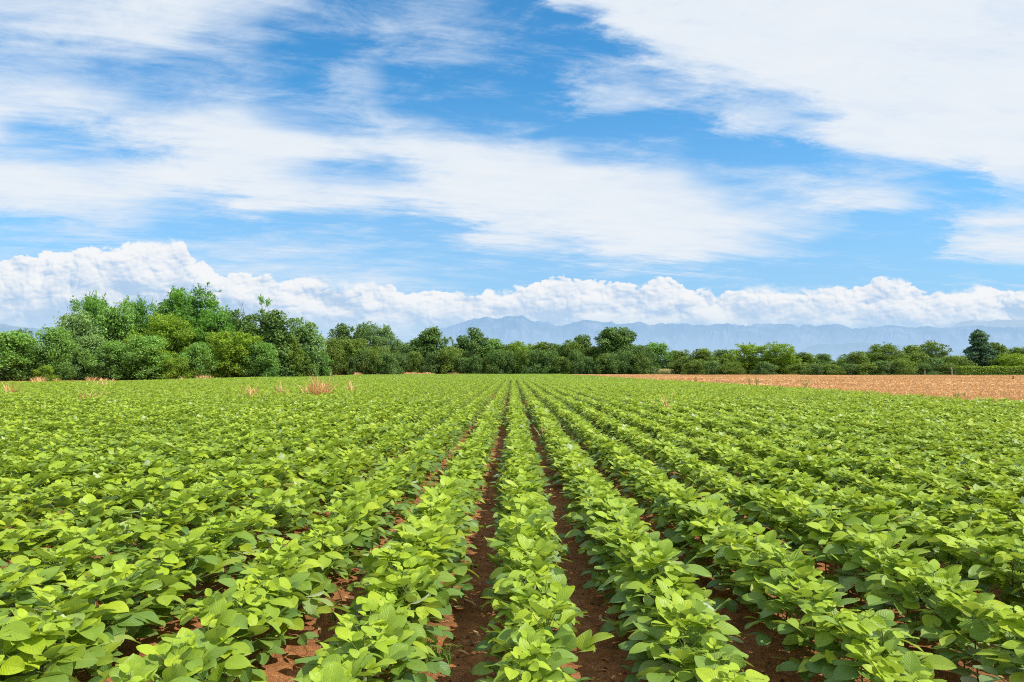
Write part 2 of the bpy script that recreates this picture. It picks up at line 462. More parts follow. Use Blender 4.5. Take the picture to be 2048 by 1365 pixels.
# ------------------------------------------------------------------ leaves and soybean plants
def leaf_grid(nt_, ns, L, W, fold, curl, twist, ripple=0.0):
    """ovate leaflet along +x, normal +z"""
    t = np.linspace(0, 1, nt_)
    s = np.linspace(-1, 1, ns)
    Tt, Ss = np.meshgrid(t, s, indexing='ij')
    w = np.interp(t, [0, .08, .2, .38, .6, .8, .93, 1.0], [0.05, .50, .88, 1.0, .92, .64, .30, 0.0])[:, None]
    X = L * Tt
    Y = 0.5 * W * w * Ss
    Z = fold * np.abs(Ss) * w * W * 0.5 - curl * L * Tt ** 2 + twist * Ss * Tt * W * 0.5
    if ripple: Z = Z + ripple * W * np.sin(Tt * 9 + Ss * 3) * Ss ** 2 * w
    V = np.stack([X, Y, Z], -1).reshape(-1, 3)
    i = np.arange(nt_ - 1)[:, None] * ns + np.arange(ns - 1)[None]
    Fq = np.stack([i, i + ns, i + ns + 1, i + 1], -1).reshape(-1, 4)
    return V, Fq, np.stack([Tt, Ss], -1).reshape(-1, 2)

def rotm(az, pitch, roll):
    return np.array((Matrix.Rotation(az, 3, 'Z') @ Matrix.Rotation(-pitch, 3, 'Y') @ Matrix.Rotation(roll, 3, 'X')))

def soy_plant(rs, detail, height=0.415, nodes=13):
    """returns (foliage MB, stem MB); detail 2 near, 1 middle, 0 far"""
    fo, st = MB(), MB()
    res = {2: (8, 7), 1: (5, 3), 0: (3, 3)}[detail]
    lean = (rs.uniform(-.05, .05), rs.uniform(-.05, .05))
    top = height * rs.uniform(.86, 1.08)
    sp = lambda h: (lean[0] * h / .45, lean[1] * h / .45, h)
    if detail == 2:
        tube(st, [sp(-0.02), sp(top * .3), sp(top * .65), sp(top * .93)], [.0048, .004, .003, .0015], 5)
    az0 = rs.uniform(0, 6.28)
    for i in range(nodes):
        f = (i + .5) / nodes
        h = .05 + (top - .09) * f ** 0.9
        az = az0 + i * 2.4 + rs.uniform(-.5, .5)
        plen = (.225 - .145 * f) * rs.uniform(.75, 1.15)
        rise = (0.22 + 0.95 * f) * rs.uniform(.75, 1.25)
        b = Vector(sp(h)); dirv = Vector((math.cos(az) * math.cos(rise), math.sin(az) * math.cos(rise), math.sin(rise)))
        e = b + dirv * plen
        e.z = min(e.z, top * 1.08)
        if detail == 2:
            mid = b.lerp(e, .5) + Vector((0, 0, .008))
            tube(st, [b, mid, e], [.0022, .0018, .0014], 4)
        sz = (0.092 + .028 * math.sin(math.pi * min(1, f * 1.1))) * rs.uniform(.8, 1.15)
        if f > .85: sz *= rs.uniform(.5, .8)
        pale = 1.0 if rs.random() < .06 else 0.0
        up = rs.random() < (0.08 + .50 * f)
        rnd = rs.random()
        for j, da in enumerate((0, 1.25, -1.25)):
            L = sz * (1.0 if j == 0 else .9) * rs.uniform(.92, 1.08); W = L * rs.uniform(.66, .82)
            pitch = rs.uniform(.40, 1.10) if up else rs.uniform(-.50, .25)
            if j: pitch = pitch * .75
            roll = rs.uniform(-.45, .45) + (0 if j == 0 else -.25 * da)
            R = rotm(az + da + rs.uniform(-.2, .2), pitch, roll)
            V, Fq, U = leaf_grid(*res, L, W, rs.uniform(.05, .28), rs.uniform(.05, .28), rs.uniform(-.2, .2), .02 if detail == 2 else 0)
            if pale and j == 1: V[:, 2] *= -1; Fq = Fq[:, ::-1]
            off = np.array(e) + R[:, 0] * (.018 if j == 0 else .004)
            V = V @ R.T + off
            V[:, 2] = np.maximum(V[:, 2], .012 + V[:, 0] * 0)
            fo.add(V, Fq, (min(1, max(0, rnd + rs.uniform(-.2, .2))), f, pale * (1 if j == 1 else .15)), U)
    return fo, st

# ------------------------------------------------------------------ scatter by geometry nodes (only for what nobody could count)
def scatter(name, sources, P, rot, scl, idx):
    src = bpy.data.collections.new(name + '_sources')
    for i, me in enumerate(sources):
        src.objects.link(bpy.data.objects.new('%s_source_%02d' % (name, i), me))
    me = bpy.data.meshes.new(name)
    P = np.asarray(P, np.float32); n = len(P)
    me.vertices.add(n); me.vertices.foreach_set('co', P.ravel())
    a = me.attributes.new('rot', 'FLOAT_VECTOR', 'POINT'); a.data.foreach_set('vector', np.asarray(rot, np.float32).ravel())
    a = me.attributes.new('scl', 'FLOAT_VECTOR', 'POINT'); a.data.foreach_set('vector', np.asarray(scl, np.float32).ravel())
    a = me.attributes.new('idx', 'INT', 'POINT'); a.data.foreach_set('value', np.asarray(idx, np.int32))
    o = obj(name, me)
    ng = bpy.data.node_groups.new(name + '_nodes', 'GeometryNodeTree')
    ng.interface.new_socket('Geometry', in_out='INPUT', socket_type='NodeSocketGeometry')
    ng.interface.new_socket('Geometry', in_out='OUTPUT', socket_type='NodeSocketGeometry')
    gi = ng.nodes.new('NodeGroupInput'); go = ng.nodes.new('NodeGroupOutput')
    ip = ng.nodes.new('GeometryNodeInstanceOnPoints')
    ci = ng.nodes.new('GeometryNodeCollectionInfo'); ci.inputs['Collection'].default_value = src
    ci.inputs['Separate Children'].default_value = True; ci.inputs['Reset Children'].default_value = True
    def na(t, nm):
        n_ = ng.nodes.new('GeometryNodeInputNamedAttribute'); n_.data_type = t; n_.inputs['Name'].default_value = nm
        return n_.outputs['Attribute']
    ng.links.new(gi.outputs[0], ip.inputs['Points']); ng.links.new(ci.outputs[0], ip.inputs['Instance'])
    ip.inputs['Pick Instance'].default_value = True
    ng.links.new(na('INT', 'idx'), ip.inputs['Instance Index'])
    e2r = ng.nodes.new('FunctionNodeEulerToRotation'); ng.links.new(na('FLOAT_VECTOR', 'rot'), e2r.inputs[0])
    ng.links.new(e2r.outputs[0], ip.inputs['Rotation'])
    ng.links.new(na('FLOAT_VECTOR', 'scl'), ip.inputs['Scale'])
    ng.links.new(ip.outputs[0], go.inputs[0])
    md = o.modifiers.new('scatter', 'NODES'); md.node_group = ng
    return o

# ------------------------------------------------------------------ the ground
ROW0, ROWS = 0.10, 0.755
EDGE_X = 19.8                       # right edge of the soybean field
def row_x(k): return ROW0 + k * ROWS

def sheet(name, pts, z, mat):
    me = bpy.data.meshes.new(name); me.from_pydata([(a, b, z) for a, b in pts], [], [tuple(range(len(pts)))]); me.update()
    me.materials.append(mat)
    return tag(obj(name, me), kind='structure')

m_g = plain_material('meadow_ground', (0.050, 0.070, 0.018), (0.105, 0.110, 0.035), 0.02)
sheet('ground', [(-40000, -3000), (40000, -3000), (40000, 40000), (-40000, 40000)], -0.16, m_g)
sheet('soil', [(-160, -12), (20.2, -12), (20.2, 400), (-160, 400)], -0.04, M_SOIL)

# near soil: ridges under the rows, hollow wheel-worn furrows, clods
gx = np.arange(-9, 9.01, 0.045); gy = np.arange(1.0, 15, 0.05)
X, Y = np.meshgrid(gx, gy, indexing='ij')
ph = (X - ROW0) / ROWS; ph = (ph - np.round(ph))
Z = 0.020 * np.cos(2 * np.pi * ph) + 0.030 * (fbm(X * 3, Y * 3, 4) - .5) + 0.022 * (fbm(X * 14, Y * 14, 3) - .5)
cl = fbm(X * 9 + 40, Y * 9, 3); Z += 0.022 * np.clip((cl - .58) / .2, 0, 1)
edge = np.minimum.reduce([X - gx[0], gx[-1] - X, Y - gy[0], gy[-1] - Y]); Z = np.where(edge < .03, -.07, Z)
i = np.arange(len(gx) - 1)[:, None] * len(gy) + np.arange(len(gy) - 1)[None]
Fq = np.stack([i, i + len(gy), i + len(gy) + 1, i + 1], -1).reshape(-1, 4)
tag(obj('soil_furrows', make_mesh('soil_furrows', np.stack([X, Y, Z], -1).reshape(-1, 3), Fq, [M_SOIL], smooth=True)), kind='structure')

# pebbles
def pebble(rs):
    import bmesh
    bm = bmesh.new(); bmesh.ops.create_icosphere(bm, subdivisions=2, radius=1)
    f = [rs.uniform(.7, 1.2), rs.uniform(.6, 1), rs.uniform(.4, .7)]
    for v in bm.verts:
        k = 1 + .22 * (vnoise(v.co.x * 1.7 + 3, v.co.y * 1.7 + v.co.z * 2) - .5) * 2
        v.co = Vector((v.co.x * f[0], v.co.y * f[1], v.co.z * f[2])) * float(k)
    me = bpy.data.meshes.new('pebble'); bm.to_mesh(me); bm.free()
    me.materials.append(random.choice(PEB)); return me
PEB = [plain_material('pale_stone', (0.42, 0.33, 0.26), (0.62, 0.54, 0.46), 3), plain_material('rusty_stone', (0.22, 0.09, 0.045), (0.36, 0.17, 0.09), 3),
       plain_material('soil_clod', (0.13, 0.042, 0.017), (0.24, 0.085, 0.035), 3, 1, 0.6)]
rs = random.Random(3)
srcs = []
for m_ in (PEB[0], PEB[0], PEB[1], PEB[2], PEB[2]):
    me = pebble(rs); me.materials.clear(); me.materials.append(m_); srcs.append(me)
for q_ in range(2):      # bits of straw and shrivelled leaf
    sb = MB(); w_ = (.5, 1.1)[q_]
    sb.add([(-5, -w_, 0), (-5, w_, .3), (0, w_ * 1.3, 1.1), (0, -w_, .9), (5, w_ * .5, .2), (5, -w_ * .3, 0)], [(0, 1, 2, 3), (3, 2, 4, 5)], (.6, 0, 0)); srcs.append(sb.mesh('straw', [M_DRY]))
pp, rr, ss, ii = [], [], [], []
for _ in range(9000):
    d = 2.5 + 11 * rs.random() ** 1.6
    k = rs.randint(-8, 8)
    x = row_x(k) + ROWS / 2 + rs.gauss(0, .12)
    if abs(x) > .75 * d + .3: continue
    t = rs.choice((0, 0, 1, 2, 3, 4, 3, 4, 5, 6))
    s = rs.uniform(.0015, .0045) if t < 2 and rs.random() < .93 else rs.uniform(.002, .011)
    if t >= 2 and rs.random() < .12: s *= 1.9
    pp.append((x, d, 0.0 + s * .2 - .012)); rr.append((rs.uniform(-.4, .4), rs.uniform(-.4, .4), rs.uniform(0, 6.3))); ss.append((s,) * 3); ii.append(t)
pp = np.array(pp)
# seat on the furrow surface
phs = (pp[:, 0] - ROW0) / ROWS; phs -= np.round(phs)
zz = 0.020 * np.cos(2 * np.pi * phs) + 0.030 * (fbm(pp[:, 0] * 3, pp[:, 1] * 3, 4) - .5) + 0.022 * (fbm(pp[:, 0] * 14, pp[:, 1] * 14, 3) - .5) + 0.022 * np.clip((fbm(pp[:, 0] * 9 + 40, pp[:, 1] * 9, 3) - .58) / .2, 0, 1)
pp[:, 2] = zz + np.array(ss)[:, 0] * .25
tag(scatter('pebbles', srcs, pp, rr, ss, ii), 'small pale pebbles and red clods on the bare soil between the rows', 'pebbles', kind='stuff')

# ------------------------------------------------------------------ soybean rows
def far_limit(x, xx=None):
    """depth at which the soybean field ends, by direction"""
    return np.interp(x, [-0.75, -0.62, -.49, -.38, -.30, -.24, -.16, .05, .3], [76, 83, 95, 125, 178, 207, 278, 355, 355])

def half_w(d): return .72 * d + .45
NEAR_LIMIT = 300
cands = []
for k in range(-15, 16):
    y = 2.3 + rs.random() * .1
    while y < 9.5:
        x = row_x(k) + rs.gauss(0, .028)
        if abs(x) < half_w(y) and x < EDGE_X: cands.append((math.hypot(x, y), x, y, k))
        y += rs.uniform(.125, .17)
cands.sort()
near = cands[:NEAR_LIMIT]; rest_near = cands[NEAR_LIMIT:]
for k in range(-18, 19):             # the rows go on beside and behind the framed ones
    y = .9
    while y < 9.5:
        x = row_x(k) + rs.gauss(0, .028)
        if (abs(x) >= half_w(y) and abs(x) < half_w(y) + 3.5 and (abs(x) > 1.7 or y > 1.9) and x < EDGE_X) and not (y < 2.3 and abs(x) < half_w(2.3)): rest_near.append((0, x, y, k))
        y += rs.uniform(.13, .17)

# ten different plants, each an empty with its foliage and its stem
variants = []
for v in range(10):
    fo, st = soy_plant(random.Random(100 + v), 2, nodes=random.Random(v).choice((16, 17, 18)))
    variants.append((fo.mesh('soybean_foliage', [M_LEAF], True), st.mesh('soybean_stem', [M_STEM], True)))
ORD = {1: 'first', 2: 'second', 3: 'third', 4: 'fourth', 5: 'fifth', 6: 'sixth', 7: 'seventh', 8: 'eighth', 9: 'ninth', 10: 'tenth'}
def row_words(k):
    if k == 0: return 'centre row between the two bare red furrows'
    return '%s row %s of the centre row' % (ORD.get(abs(k), 'outer'), 'left' if k < 0 else 'right')
def plant_height(x, y):
    h = 0.80 + .42 * fbm(np.asarray(x) * .5 + 60, np.asarray(y) * .35 + 20, 3)
    return h
protos = []
for n_, (d, x, y, k) in enumerate(near):
    v = n_ if n_ < 10 else rs.randrange(10)
    if n_ < 10:
        root = empty('soybean_plant')
        a = obj('foliage', variants[n_][0], root); b = obj('stem', variants[n_][1], root)
        protos.append((root, a, b))
    else:
        root = protos[v][0].copy(); col.objects.link(root)
        for ch in protos[v][1:]:
            c = ch.copy(); col.objects.link(c); c.parent = root
    s = float(plant_height(x, y)) * rs.uniform(.92, 1.08)
    ph_ = 0.0
    root.location = (x, y, 0.004); root.rotation_euler = (rs.uniform(-.08, .08), rs.uniform(-.08, .08), rs.uniform(0, 6.283)); w_ = s * {0: 0.97, -2: 1.0}.get(k, 1.12); root.scale = (w_, w_, s)
    tag(root, 'green soybean plant near the camera in the ' + row_words(k), 'soybean plant', 'near soybean plants of the ' + row_words(k))

# everything beyond: one crop
srcs = []
for v in range(12):
    srcs.append(soy_plant(random.Random(300 + v), 1, nodes=18)[0].mesh('soy_mid', [M_LEAF], True))
def patch(rs_, nx, ly, spacing, detail, nodes, grow=1.0):
    fo = MB()
    for kx in range(nx):
        y = rs_.uniform(0, spacing)
        while y < ly:
            p = soy_plant(rs_, detail, nodes=nodes)[0]
            V = np.concatenate(p.V); Fq_ = np.concatenate(p.Fq); T_ = np.concatenate(p.T); U_ = np.concatenate(p.U)
            a = rs_.uniform(0, 6.28); c, s = math.cos(a) * grow, math.sin(a) * grow
            V = np.stack([V[:, 0] * c - V[:, 1] * s + (kx - (nx - 1) / 2) * ROWS + rs_.gauss(0, .03), V[:, 0] * s + V[:, 1] * c + y - ly / 2, V[:, 2] * rs_.uniform(.9, 1.1)], -1)
            fo.add(V, Fq_, T_, U_); y += spacing * rs_.uniform(.8, 1.2)
    return fo
for v in range(6): srcs.append(patch(random.Random(400 + v), 1, 1.5, .18, 0, 14, 1.12).mesh('soy_far', [M_LEAF], False))     # 12..17
def top_patch(rs_, nx, ly, n):
    """distant rows: only the leaves that show, over a leafy underlayer"""
    fo = MB()
    for _ in range(n):
        kx = rs_.randrange(nx)
        u_ = rs_.uniform(-1, 1)
        x = (kx - (nx - 1) / 2) * ROWS + u_ * .38; y = rs_.uniform(-ly / 2, ly / 2)
        z = (.43 - .20 * u_ * u_) * rs_.uniform(.82, 1.08)
        L = rs_.uniform(.12, .18)
        V, Fq_, U = leaf_grid(3, 3, L, L * .7, rs_.uniform(.1, .5), rs_.uniform(0, .3), 0)
        up = rs_.random() < .5
        R = rotm(rs_.uniform(0, 6.28), rs_.uniform(.4, 1.2) if up else rs_.uniform(-.4, .4), rs_.uniform(-.5, .5))
        fo.add(V @ R.T + np.array((x, y, z)), Fq_, (rs_.random(), .4 + .6 * rs_.random(), 1.0 if rs_.random() < .03 else 0), U)
    nseg = nx * 6
    for kx in range(nx):
        xs = (kx - (nx - 1) / 2) * ROWS
        fo.add([(xs - .33, -ly / 2, .05), (xs - .18, -ly / 2, .33), (xs + .18, -ly / 2, .33), (xs + .33, -ly / 2, .05), (xs - .33, ly / 2, .05), (xs - .18, ly / 2, .33), (xs + .18, ly / 2, .33), (xs + .33, ly / 2, .05)],
               [(0, 1, 5, 4), (1, 2, 6, 5), (2, 3, 7, 6)], (.3, .2, 0))
    return fo
for v in range(4): srcs.append(top_patch(random.Random(500 + v), 6, 6.0, 1500).mesh('soy_distant', [M_LEAF], False))        # 18..21
pp, rr, ss, ii = [], [], [], []
def put(x, y, idx, s=None, rz=None):
    s = s if s is not None else float(plant_height(x, y)) * rs.uniform(.92, 1.08)
    pp.append((x, y, 0)); rr.append((0, 0, rs.uniform(0, 6.283) if rz is None else rz)); w_ = s * (1.08 if idx < 12 else 1); ss.append((w_, w_, s)); ii.append(idx)
for d, x, y, k in rest_near: put(x, y, rs.randrange(12))
K_R = int((EDGE_X - ROW0) / ROWS)
Y1, Y2 = 30.0, 96.0
for k in range(-140, K_R + 1):
    x0 = row_x(k)
    y = 9.5 + rs.random() * .1
    ystart = (abs(x0) - 4.0) / .72
    y = max(y, ystart)
    if k > 12 or k < -12: y = max(ystart, 7.0)
    if k in range(-18, 19): y = max(9.5, ystart)
    while y < Y1:
        lim = far_limit(x0 / y)
        if y > lim: break
        put(x0 + rs.gauss(0, .03), y, rs.randrange(12)); y += rs.uniform(.13, .18)
    y = max(y, Y1)
    while y < Y2:
        if y > far_limit(x0 / y): break
        h = float(plant_height(x0, y)); put(x0, y + .75, 12 + rs.randrange(6), h, rs.choice((0, math.pi))); y += 1.45
kx = EDGE_X - ROWS * 3
while kx > -135:
    y = Y2 + 3
    while y < 355:
        if abs(kx) < .75 * y + 16 and y < far_limit(kx / y) - 2:
            put(kx, y, 18 + rs.randrange(4), float(plant_height(kx, y)) * 1.0, rs.choice((0, math.pi)))
        y += 5.9
    kx -= ROWS * 6
print('crop instances', len(pp))
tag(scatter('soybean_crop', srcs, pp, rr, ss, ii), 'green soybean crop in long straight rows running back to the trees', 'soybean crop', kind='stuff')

# ------------------------------------------------------------------ the ripe ochre field on the right
m_o = plain_material('ochre_ground', (0.46, 0.25, 0.10), (0.64, 0.38, 0.17), 1.2)
sheet('ochre_field', [(20.0, 10), (280, 10), (280, 210), (178, 220), (71, 278), (20.0, 300)], -0.03, m_o)
def stalk_patch(rs_, w, n, h, bw):
    fo = MB()
    for _ in range(n):
        x, y = rs_.uniform(-w / 2, w / 2), rs_.uniform(-w / 2, w / 2)
        a, L = rs_.uniform(0, 6.28), h * rs_.uniform(.45, 1.1)
        lean = rs_.uniform(.05, .9)
        dx, dy = math.cos(a) * lean * L, math.sin(a) * lean * L
        px_, py_ = -math.sin(a) * bw / 2, math.cos(a) * bw / 2
        if rs_.random() < .5: px_, py_ = bw / 2, 0
        zt = L * math.sqrt(max(.1, 1 - lean * lean * .7))
        fo.add([(x - px_, y - py_, 0), (x + px_, y + py_, 0), (x + dx * .5 + px_, y + dy * .5 + py_, zt * .75), (x + dx * .5 - px_, y + dy * .5 - py_, zt * .75),
                (x + dx + px_ * 1.6, y + dy + py_ * 1.6, zt), (x + dx - px_ * 1.6, y + dy - py_ * 1.6, zt)], [(0, 1, 2, 3), (3, 2, 4, 5)], (rs_.random(), 0, 0))
    return fo
so = [stalk_patch(random.Random(600 + v), 2.2, 1500, .40, .030).mesh('stalks', [M_STUBBLE]) for v in range(4)] + \
     [stalk_patch(random.Random(650 + v), 6.6, 3600, .42, .10).mesh('stalks_far', [M_STUBBLE]) for v in range(3)]
pp, rr, ss, ii = [], [], [], []
def ochre_far(x, y):
    return y < np.interp(x, [18, 71, 178, 280], [298, 276, 218, 208])
y = 17.0
while y < 60:
    x = EDGE_X + 1.35
    while x < .74 * y + 3:
        put(x + (rs.uniform(-.7, .2) if x < EDGE_X + 1.4 else rs.uniform(-.1, .1)), y + rs.uniform(-.1, .1), rs.randrange(4), rs.uniform(.9, 1.15)); x += 2.0
    y += 2.0
y = 62.5
while y < 300:
    x = EDGE_X + 3.4
    while x < .74 * y + 8:
        if ochre_far(x, y): put(x, y, 4 + rs.randrange(3), rs.uniform(.9, 1.15))
        x += 6.0
    y += 6.0
tag(scatter('ripe_crop', so, pp, rr, ss, ii), 'dry ochre crop filling the field beyond the right edge of the green rows', 'ripe crop', kind='stuff')

# ------------------------------------------------------------------ trees
def leaf_cards(mb, P, N, size, rs_, T, aspect=1.5):
    """one small folded-out leaf clump face per point; P (n,3), N (n,3) normals"""
    n = len(P)
    N = N / (np.linalg.norm(N, axis=1, keepdims=True) + 1e-9)
    R = rs_.normal(size=(n, 3))
    A = np.cross(N, R); A /= np.linalg.norm(A, axis=1, keepdims=True) + 1e-9
    B = np.cross(N, A)
    s = (size * rs_.uniform(.6, 1.35, n))[:, None]
    k = rs_.uniform(-.25, .25, (n, 1)) * s
    V = np.stack([P - A * s * aspect * .5, P + B * s * .5 + N * k, P + A * s * aspect * .5, P - B * s * .5 + N * k], 1).reshape(-1, 3)
    Fq = np.arange(4 * n).reshape(-1, 4)
    mb.V.append(V); mb.Fq.append(Fq + mb.n); mb.n += 4 * n
    mb.T.append(np.repeat(T, 4, 0)); mb.U.append(np.zeros((4 * n, 2)))

def profile(kind, h):
    if kind == 'broad': return np.interp(h, [0, .06, .25, .55, .8, 1], [.26, .36, .42, .40, .27, .06])
    if kind == 'robinia': return np.interp(h, [0, .12, .35, .6, .82, 1], [.10, .24, .38, .42, .32, .08])
    if kind == 'dark': return np.interp(h, [0, .06, .3, .6, .85, 1], [.22, .30, .33, .30, .20, .05])
    if kind == 'column': return np.interp(h, [0, .08, .3, .55, .7, .9, 1], [.18, .24, .24, .16, .19, .13, .04])
    if kind == 'shrub': return np.interp(h, [0, .1, .4, .7, 1], [.55, .68, .72, .52, .12])
    if kind == 'conifer': return np.interp(h, [0, .1, .3, .6, .85, 1], [.30, .36, .32, .21, .10, .02])
    if kind == 'fan': return np.interp(h, [0, .15, .4, .7, .9, 1], [.14, .28, .40, .44, .34, .12])
    return np.interp(h, [0, .5, 1], [.2, .3, .1])

def make_tree(kind, seed, nleaf=9000, size=.024):
    """crown and trunk of unit height"""
    r = np.random.default_rng(seed); pr = random.Random(seed)
    crown, wood = MB(), MB()
    ncl = {'broad': 46, 'robinia': 60, 'dark': 40, 'column': 34, 'shrub': 30, 'conifer': 70, 'fan': 60}.get(kind, 30)
    base = {'broad': .02, 'shrub': .0, 'robinia': .10, 'dark': .03, 'column': .04, 'conifer': .03, 'fan': .05}.get(kind, .1)
    lob = [(pr.uniform(0, 6.28), pr.uniform(.3, 1)) for _ in range(4)]
    cl = []
    for i in range(ncl):
        h = base + (1 - base) * ((i + .5) / ncl) ** .85 * .95 + pr.uniform(-.03, .03)
        a = i * GOLD + pr.uniform(-.5, .5)
        lb = 1 + .34 * sum(math.cos(2 * (a - p)) * w for p, w in lob) / 2 + .15 * math.sin(a * 3 + seed + h * 6)
        rr_ = float(profile(kind, h)) * lb * pr.uniform(.45, 1.02)
        rc = {'broad': .10, 'robinia': .085, 'dark': .095, 'column': .075, 'shrub': .16, 'conifer': .065, 'fan': .08}[kind] * pr.choice((.6, .8, 1.0, 1.25, 1.5))
        hz = min(h, 1 - rc * .6)
        cl.append((rr_ * math.cos(a), rr_ * math.sin(a), max(hz, rc * .7), rc, pr.random()))
    tw = sum(c[3] ** 2 for c in cl)
    for (x, y, z, rc, b) in cl:
        n = int(nleaf * rc * rc / tw)
        D = r.normal(size=(n, 3)); D /= np.linalg.norm(D, axis=1, keepdims=True)
        sh = rc * (r.random(n) ** .35 * .85 + .25)[:, None]
        flat = {'robinia': .55, 'fan': .6, 'conifer': .45}.get(kind, .85)
        P = np.array((x, y, z)) + D * sh * np.array((1.15, 1.15, flat))
        # ragged sprigs
        sp_ = r.random(n) < .05
        P[sp_] += D[sp_] * rc * r.uniform(.2, .7, (sp_.sum(), 1))
        # long sprays reaching out of the clump
        ns_ = {'robinia': 7, 'fan': 6, 'conifer': 2, 'shrub': 2}.get(kind, 4); outd = np.array((x, y, (z - .45) * .8 + .12)); outd /= np.linalg.norm(outd) + 1e-6
        m_ = n // 3; si = r.integers(0, ns_, m_); SD = outd * .9 + r.normal(size=(ns_, 3)) * .65; SD /= np.linalg.norm(SD, axis=1, keepdims=True)
        SL = r.uniform(.9, {'robinia': 2.1, 'fan': 2.1, 'broad': 1.5, 'column': 1.7}.get(kind, 1.4), ns_) * rc
        f_ = r.random(m_) ** .8; P[:m_] = np.array((x, y, z)) + SD[si] * (SL[si] * f_)[:, None] + r.normal(size=(m_, 3)) * rc * .16 * (1.25 - f_)[:, None]
        P[:m_, 2] -= (f_ ** 2) * rc * .35
        if kind == 'fan': P[:, 2] += .35 * (np.hypot(P[:, 0] - x, P[:, 1] - y))
        if kind == 'conifer': P[:, 2] -= .25 * (np.hypot(P[:, 0], P[:, 1]) - .1)
        P[:, 2] = np.maximum(P[:, 2], .004)
        N = D * .8 + r.normal(size=(n, 3)) * .55 + np.array((0, 0, .45))
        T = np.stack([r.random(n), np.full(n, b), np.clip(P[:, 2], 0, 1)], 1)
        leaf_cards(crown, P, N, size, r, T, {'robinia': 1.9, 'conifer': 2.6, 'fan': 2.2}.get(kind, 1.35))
    # inner leaves tinted darker, painting in the shade inside the crown
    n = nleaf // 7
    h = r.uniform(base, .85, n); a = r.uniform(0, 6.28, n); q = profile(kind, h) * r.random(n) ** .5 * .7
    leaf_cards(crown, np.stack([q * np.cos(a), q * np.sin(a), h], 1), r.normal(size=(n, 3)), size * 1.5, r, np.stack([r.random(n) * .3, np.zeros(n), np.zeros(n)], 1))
    # trunk and limbs
    tr = {'shrub': .012, 'conifer': .018}.get(kind, .020)
    bend = (pr.uniform(-.04, .04), pr.uniform(-.04, .04))
    tp = lambda z: Vector((bend[0] * math.sin(z * 3), bend[1] * math.sin(z * 2.4), z))
    tube(wood, [tp(z) for z in (-.02, .06, .2, .4, .6, .8)], [tr * 1.35, tr, tr * .85, tr * .6, tr * .35, tr * .12], 7)
    for (x, y, z, rc, b) in cl[::2]:
        z0 = max(.04, z * pr.uniform(.35, .65)); p0_ = tp(z0); p2 = Vector((x, y, z)); p1_ = p0_.lerp(p2, .5) + Vector((0, 0, .03))
        tube(wood, [p0_, p1_, p2], [tr * .4, tr * .25, tr * .08], 5)
    return crown, wood

def sparse_tree(seed, leafy=True):
    """thin open tree with its limbs showing"""
    pr = random.Random(seed); r = np.random.default_rng(seed)
    crown, wood = MB(), MB()
    tips = []
    def grow(p, d, L, rad, lv):
        q = p + d * L
        m = p.lerp(q, .5) + Vector((pr.uniform(-.1, .1), pr.uniform(-.1, .1), 0)) * L * .4
        tube(wood, [p, m, q], [rad, rad * .8, rad * .6], 5)
        if lv == 0: tips.append(q); return
        for _ in range(pr.choice((2, 3))):
            nd = (d + Vector((pr.uniform(-.9, .9), pr.uniform(-.9, .9), pr.uniform(-.2, .4)))).normalized()
            grow(q, nd, L * pr.uniform(.55, .8), rad * .55, lv - 1)
    grow(Vector((0, 0, -.02)), Vector((pr.uniform(-.1, .1), 0, 1)).normalized(), .42, .014, 4)
    mz = max(t.z for t in tips)
    if leafy:
        for t in tips:
            n = 36
            D = r.normal(size=(n, 3)) * .028
            leaf_cards(crown, np.array(t) + D, D * 10 + r.normal(size=(n, 3)) * .4 + np.array((0, 0, .4)), .022, r, np.stack([r.random(n), np.full(n, pr.random()), np.ones(n)], 1), 1.8)
    k = 1 / mz
    for mb in (crown, wood): mb.V = [v * k for v in mb.V]
    return crown, wood

FAR = 1.185     # one factor for how far the woods stand
VAR = {}
for kind, n in (('broad', 4), ('robinia', 4), ('dark', 4), ('column', 3), ('shrub', 4), ('conifer', 1), ('fan', 3)):
    for v in range(n):
        c, w_ = make_tree(kind, 1000 + 37 * v + len(kind) * 11, nleaf={'shrub': 7000, 'broad': 10000, 'robinia': 20000, 'conifer': 11000}.get(kind, 9000), size={'robinia': .0135, 'shrub': .034, 'conifer': .017, 'fan': .019}.get(kind, .023))
        VAR.setdefault(kind, []).append((c, w_.mesh('trunk', [M_BARK], True)))
VAR['sparse'] = []
for v in range(3):
    c, w_ = sparse_tree(71 + v); VAR['sparse'].append((c, w_.mesh('trunk', [M_BARK], True)))
c, w_ = sparse_tree(90, False); BARE = w_.mesh('branches', [M_BARK], True)
_cm = {}
def crown_mesh(kind, v, mat):
    key = (kind, v, mat)
    if key not in _cm: _cm[key] = VAR[kind][v][0].mesh('crown', [M_T[mat]], False)
    return _cm[key]

_hw = {}
def half_width(kind, v):
    if (kind, v) not in _hw:
        P = np.concatenate(VAR[kind][v][0].V); _hw[kind, v] = float(np.percentile(np.abs(P[:, :2]).max(1), 95)); VAR[kind][v][0].top = float(np.percentile(P[:, 2], 99.6))
    return _hw[kind, v]
_cnt = 0
def tree(name, kind, mat, px, top, hw, d, label, cat='tree', group=None, cut=0.0):
    """px, top, hw: centre, top and half width as measured on the photograph; d: how far off it stands"""
    global _cnt
    _cnt += 1
    d = d * FAR
    H = px_z(top, d); W = hw / F * d
    x = px_x(px, d)
    v = _cnt % len(VAR[kind]); s = W / half_width(kind, v)
    t = empty(name, (x, d, -.15), random.uniform(0, 6.28), (s, s, (H + .15) / VAR[kind][v][0].top))
    obj('crown', crown_mesh(kind, v, mat), t); obj('trunk', VAR[kind][v][1], t)
    tag(t, label, cat, group)
    return t

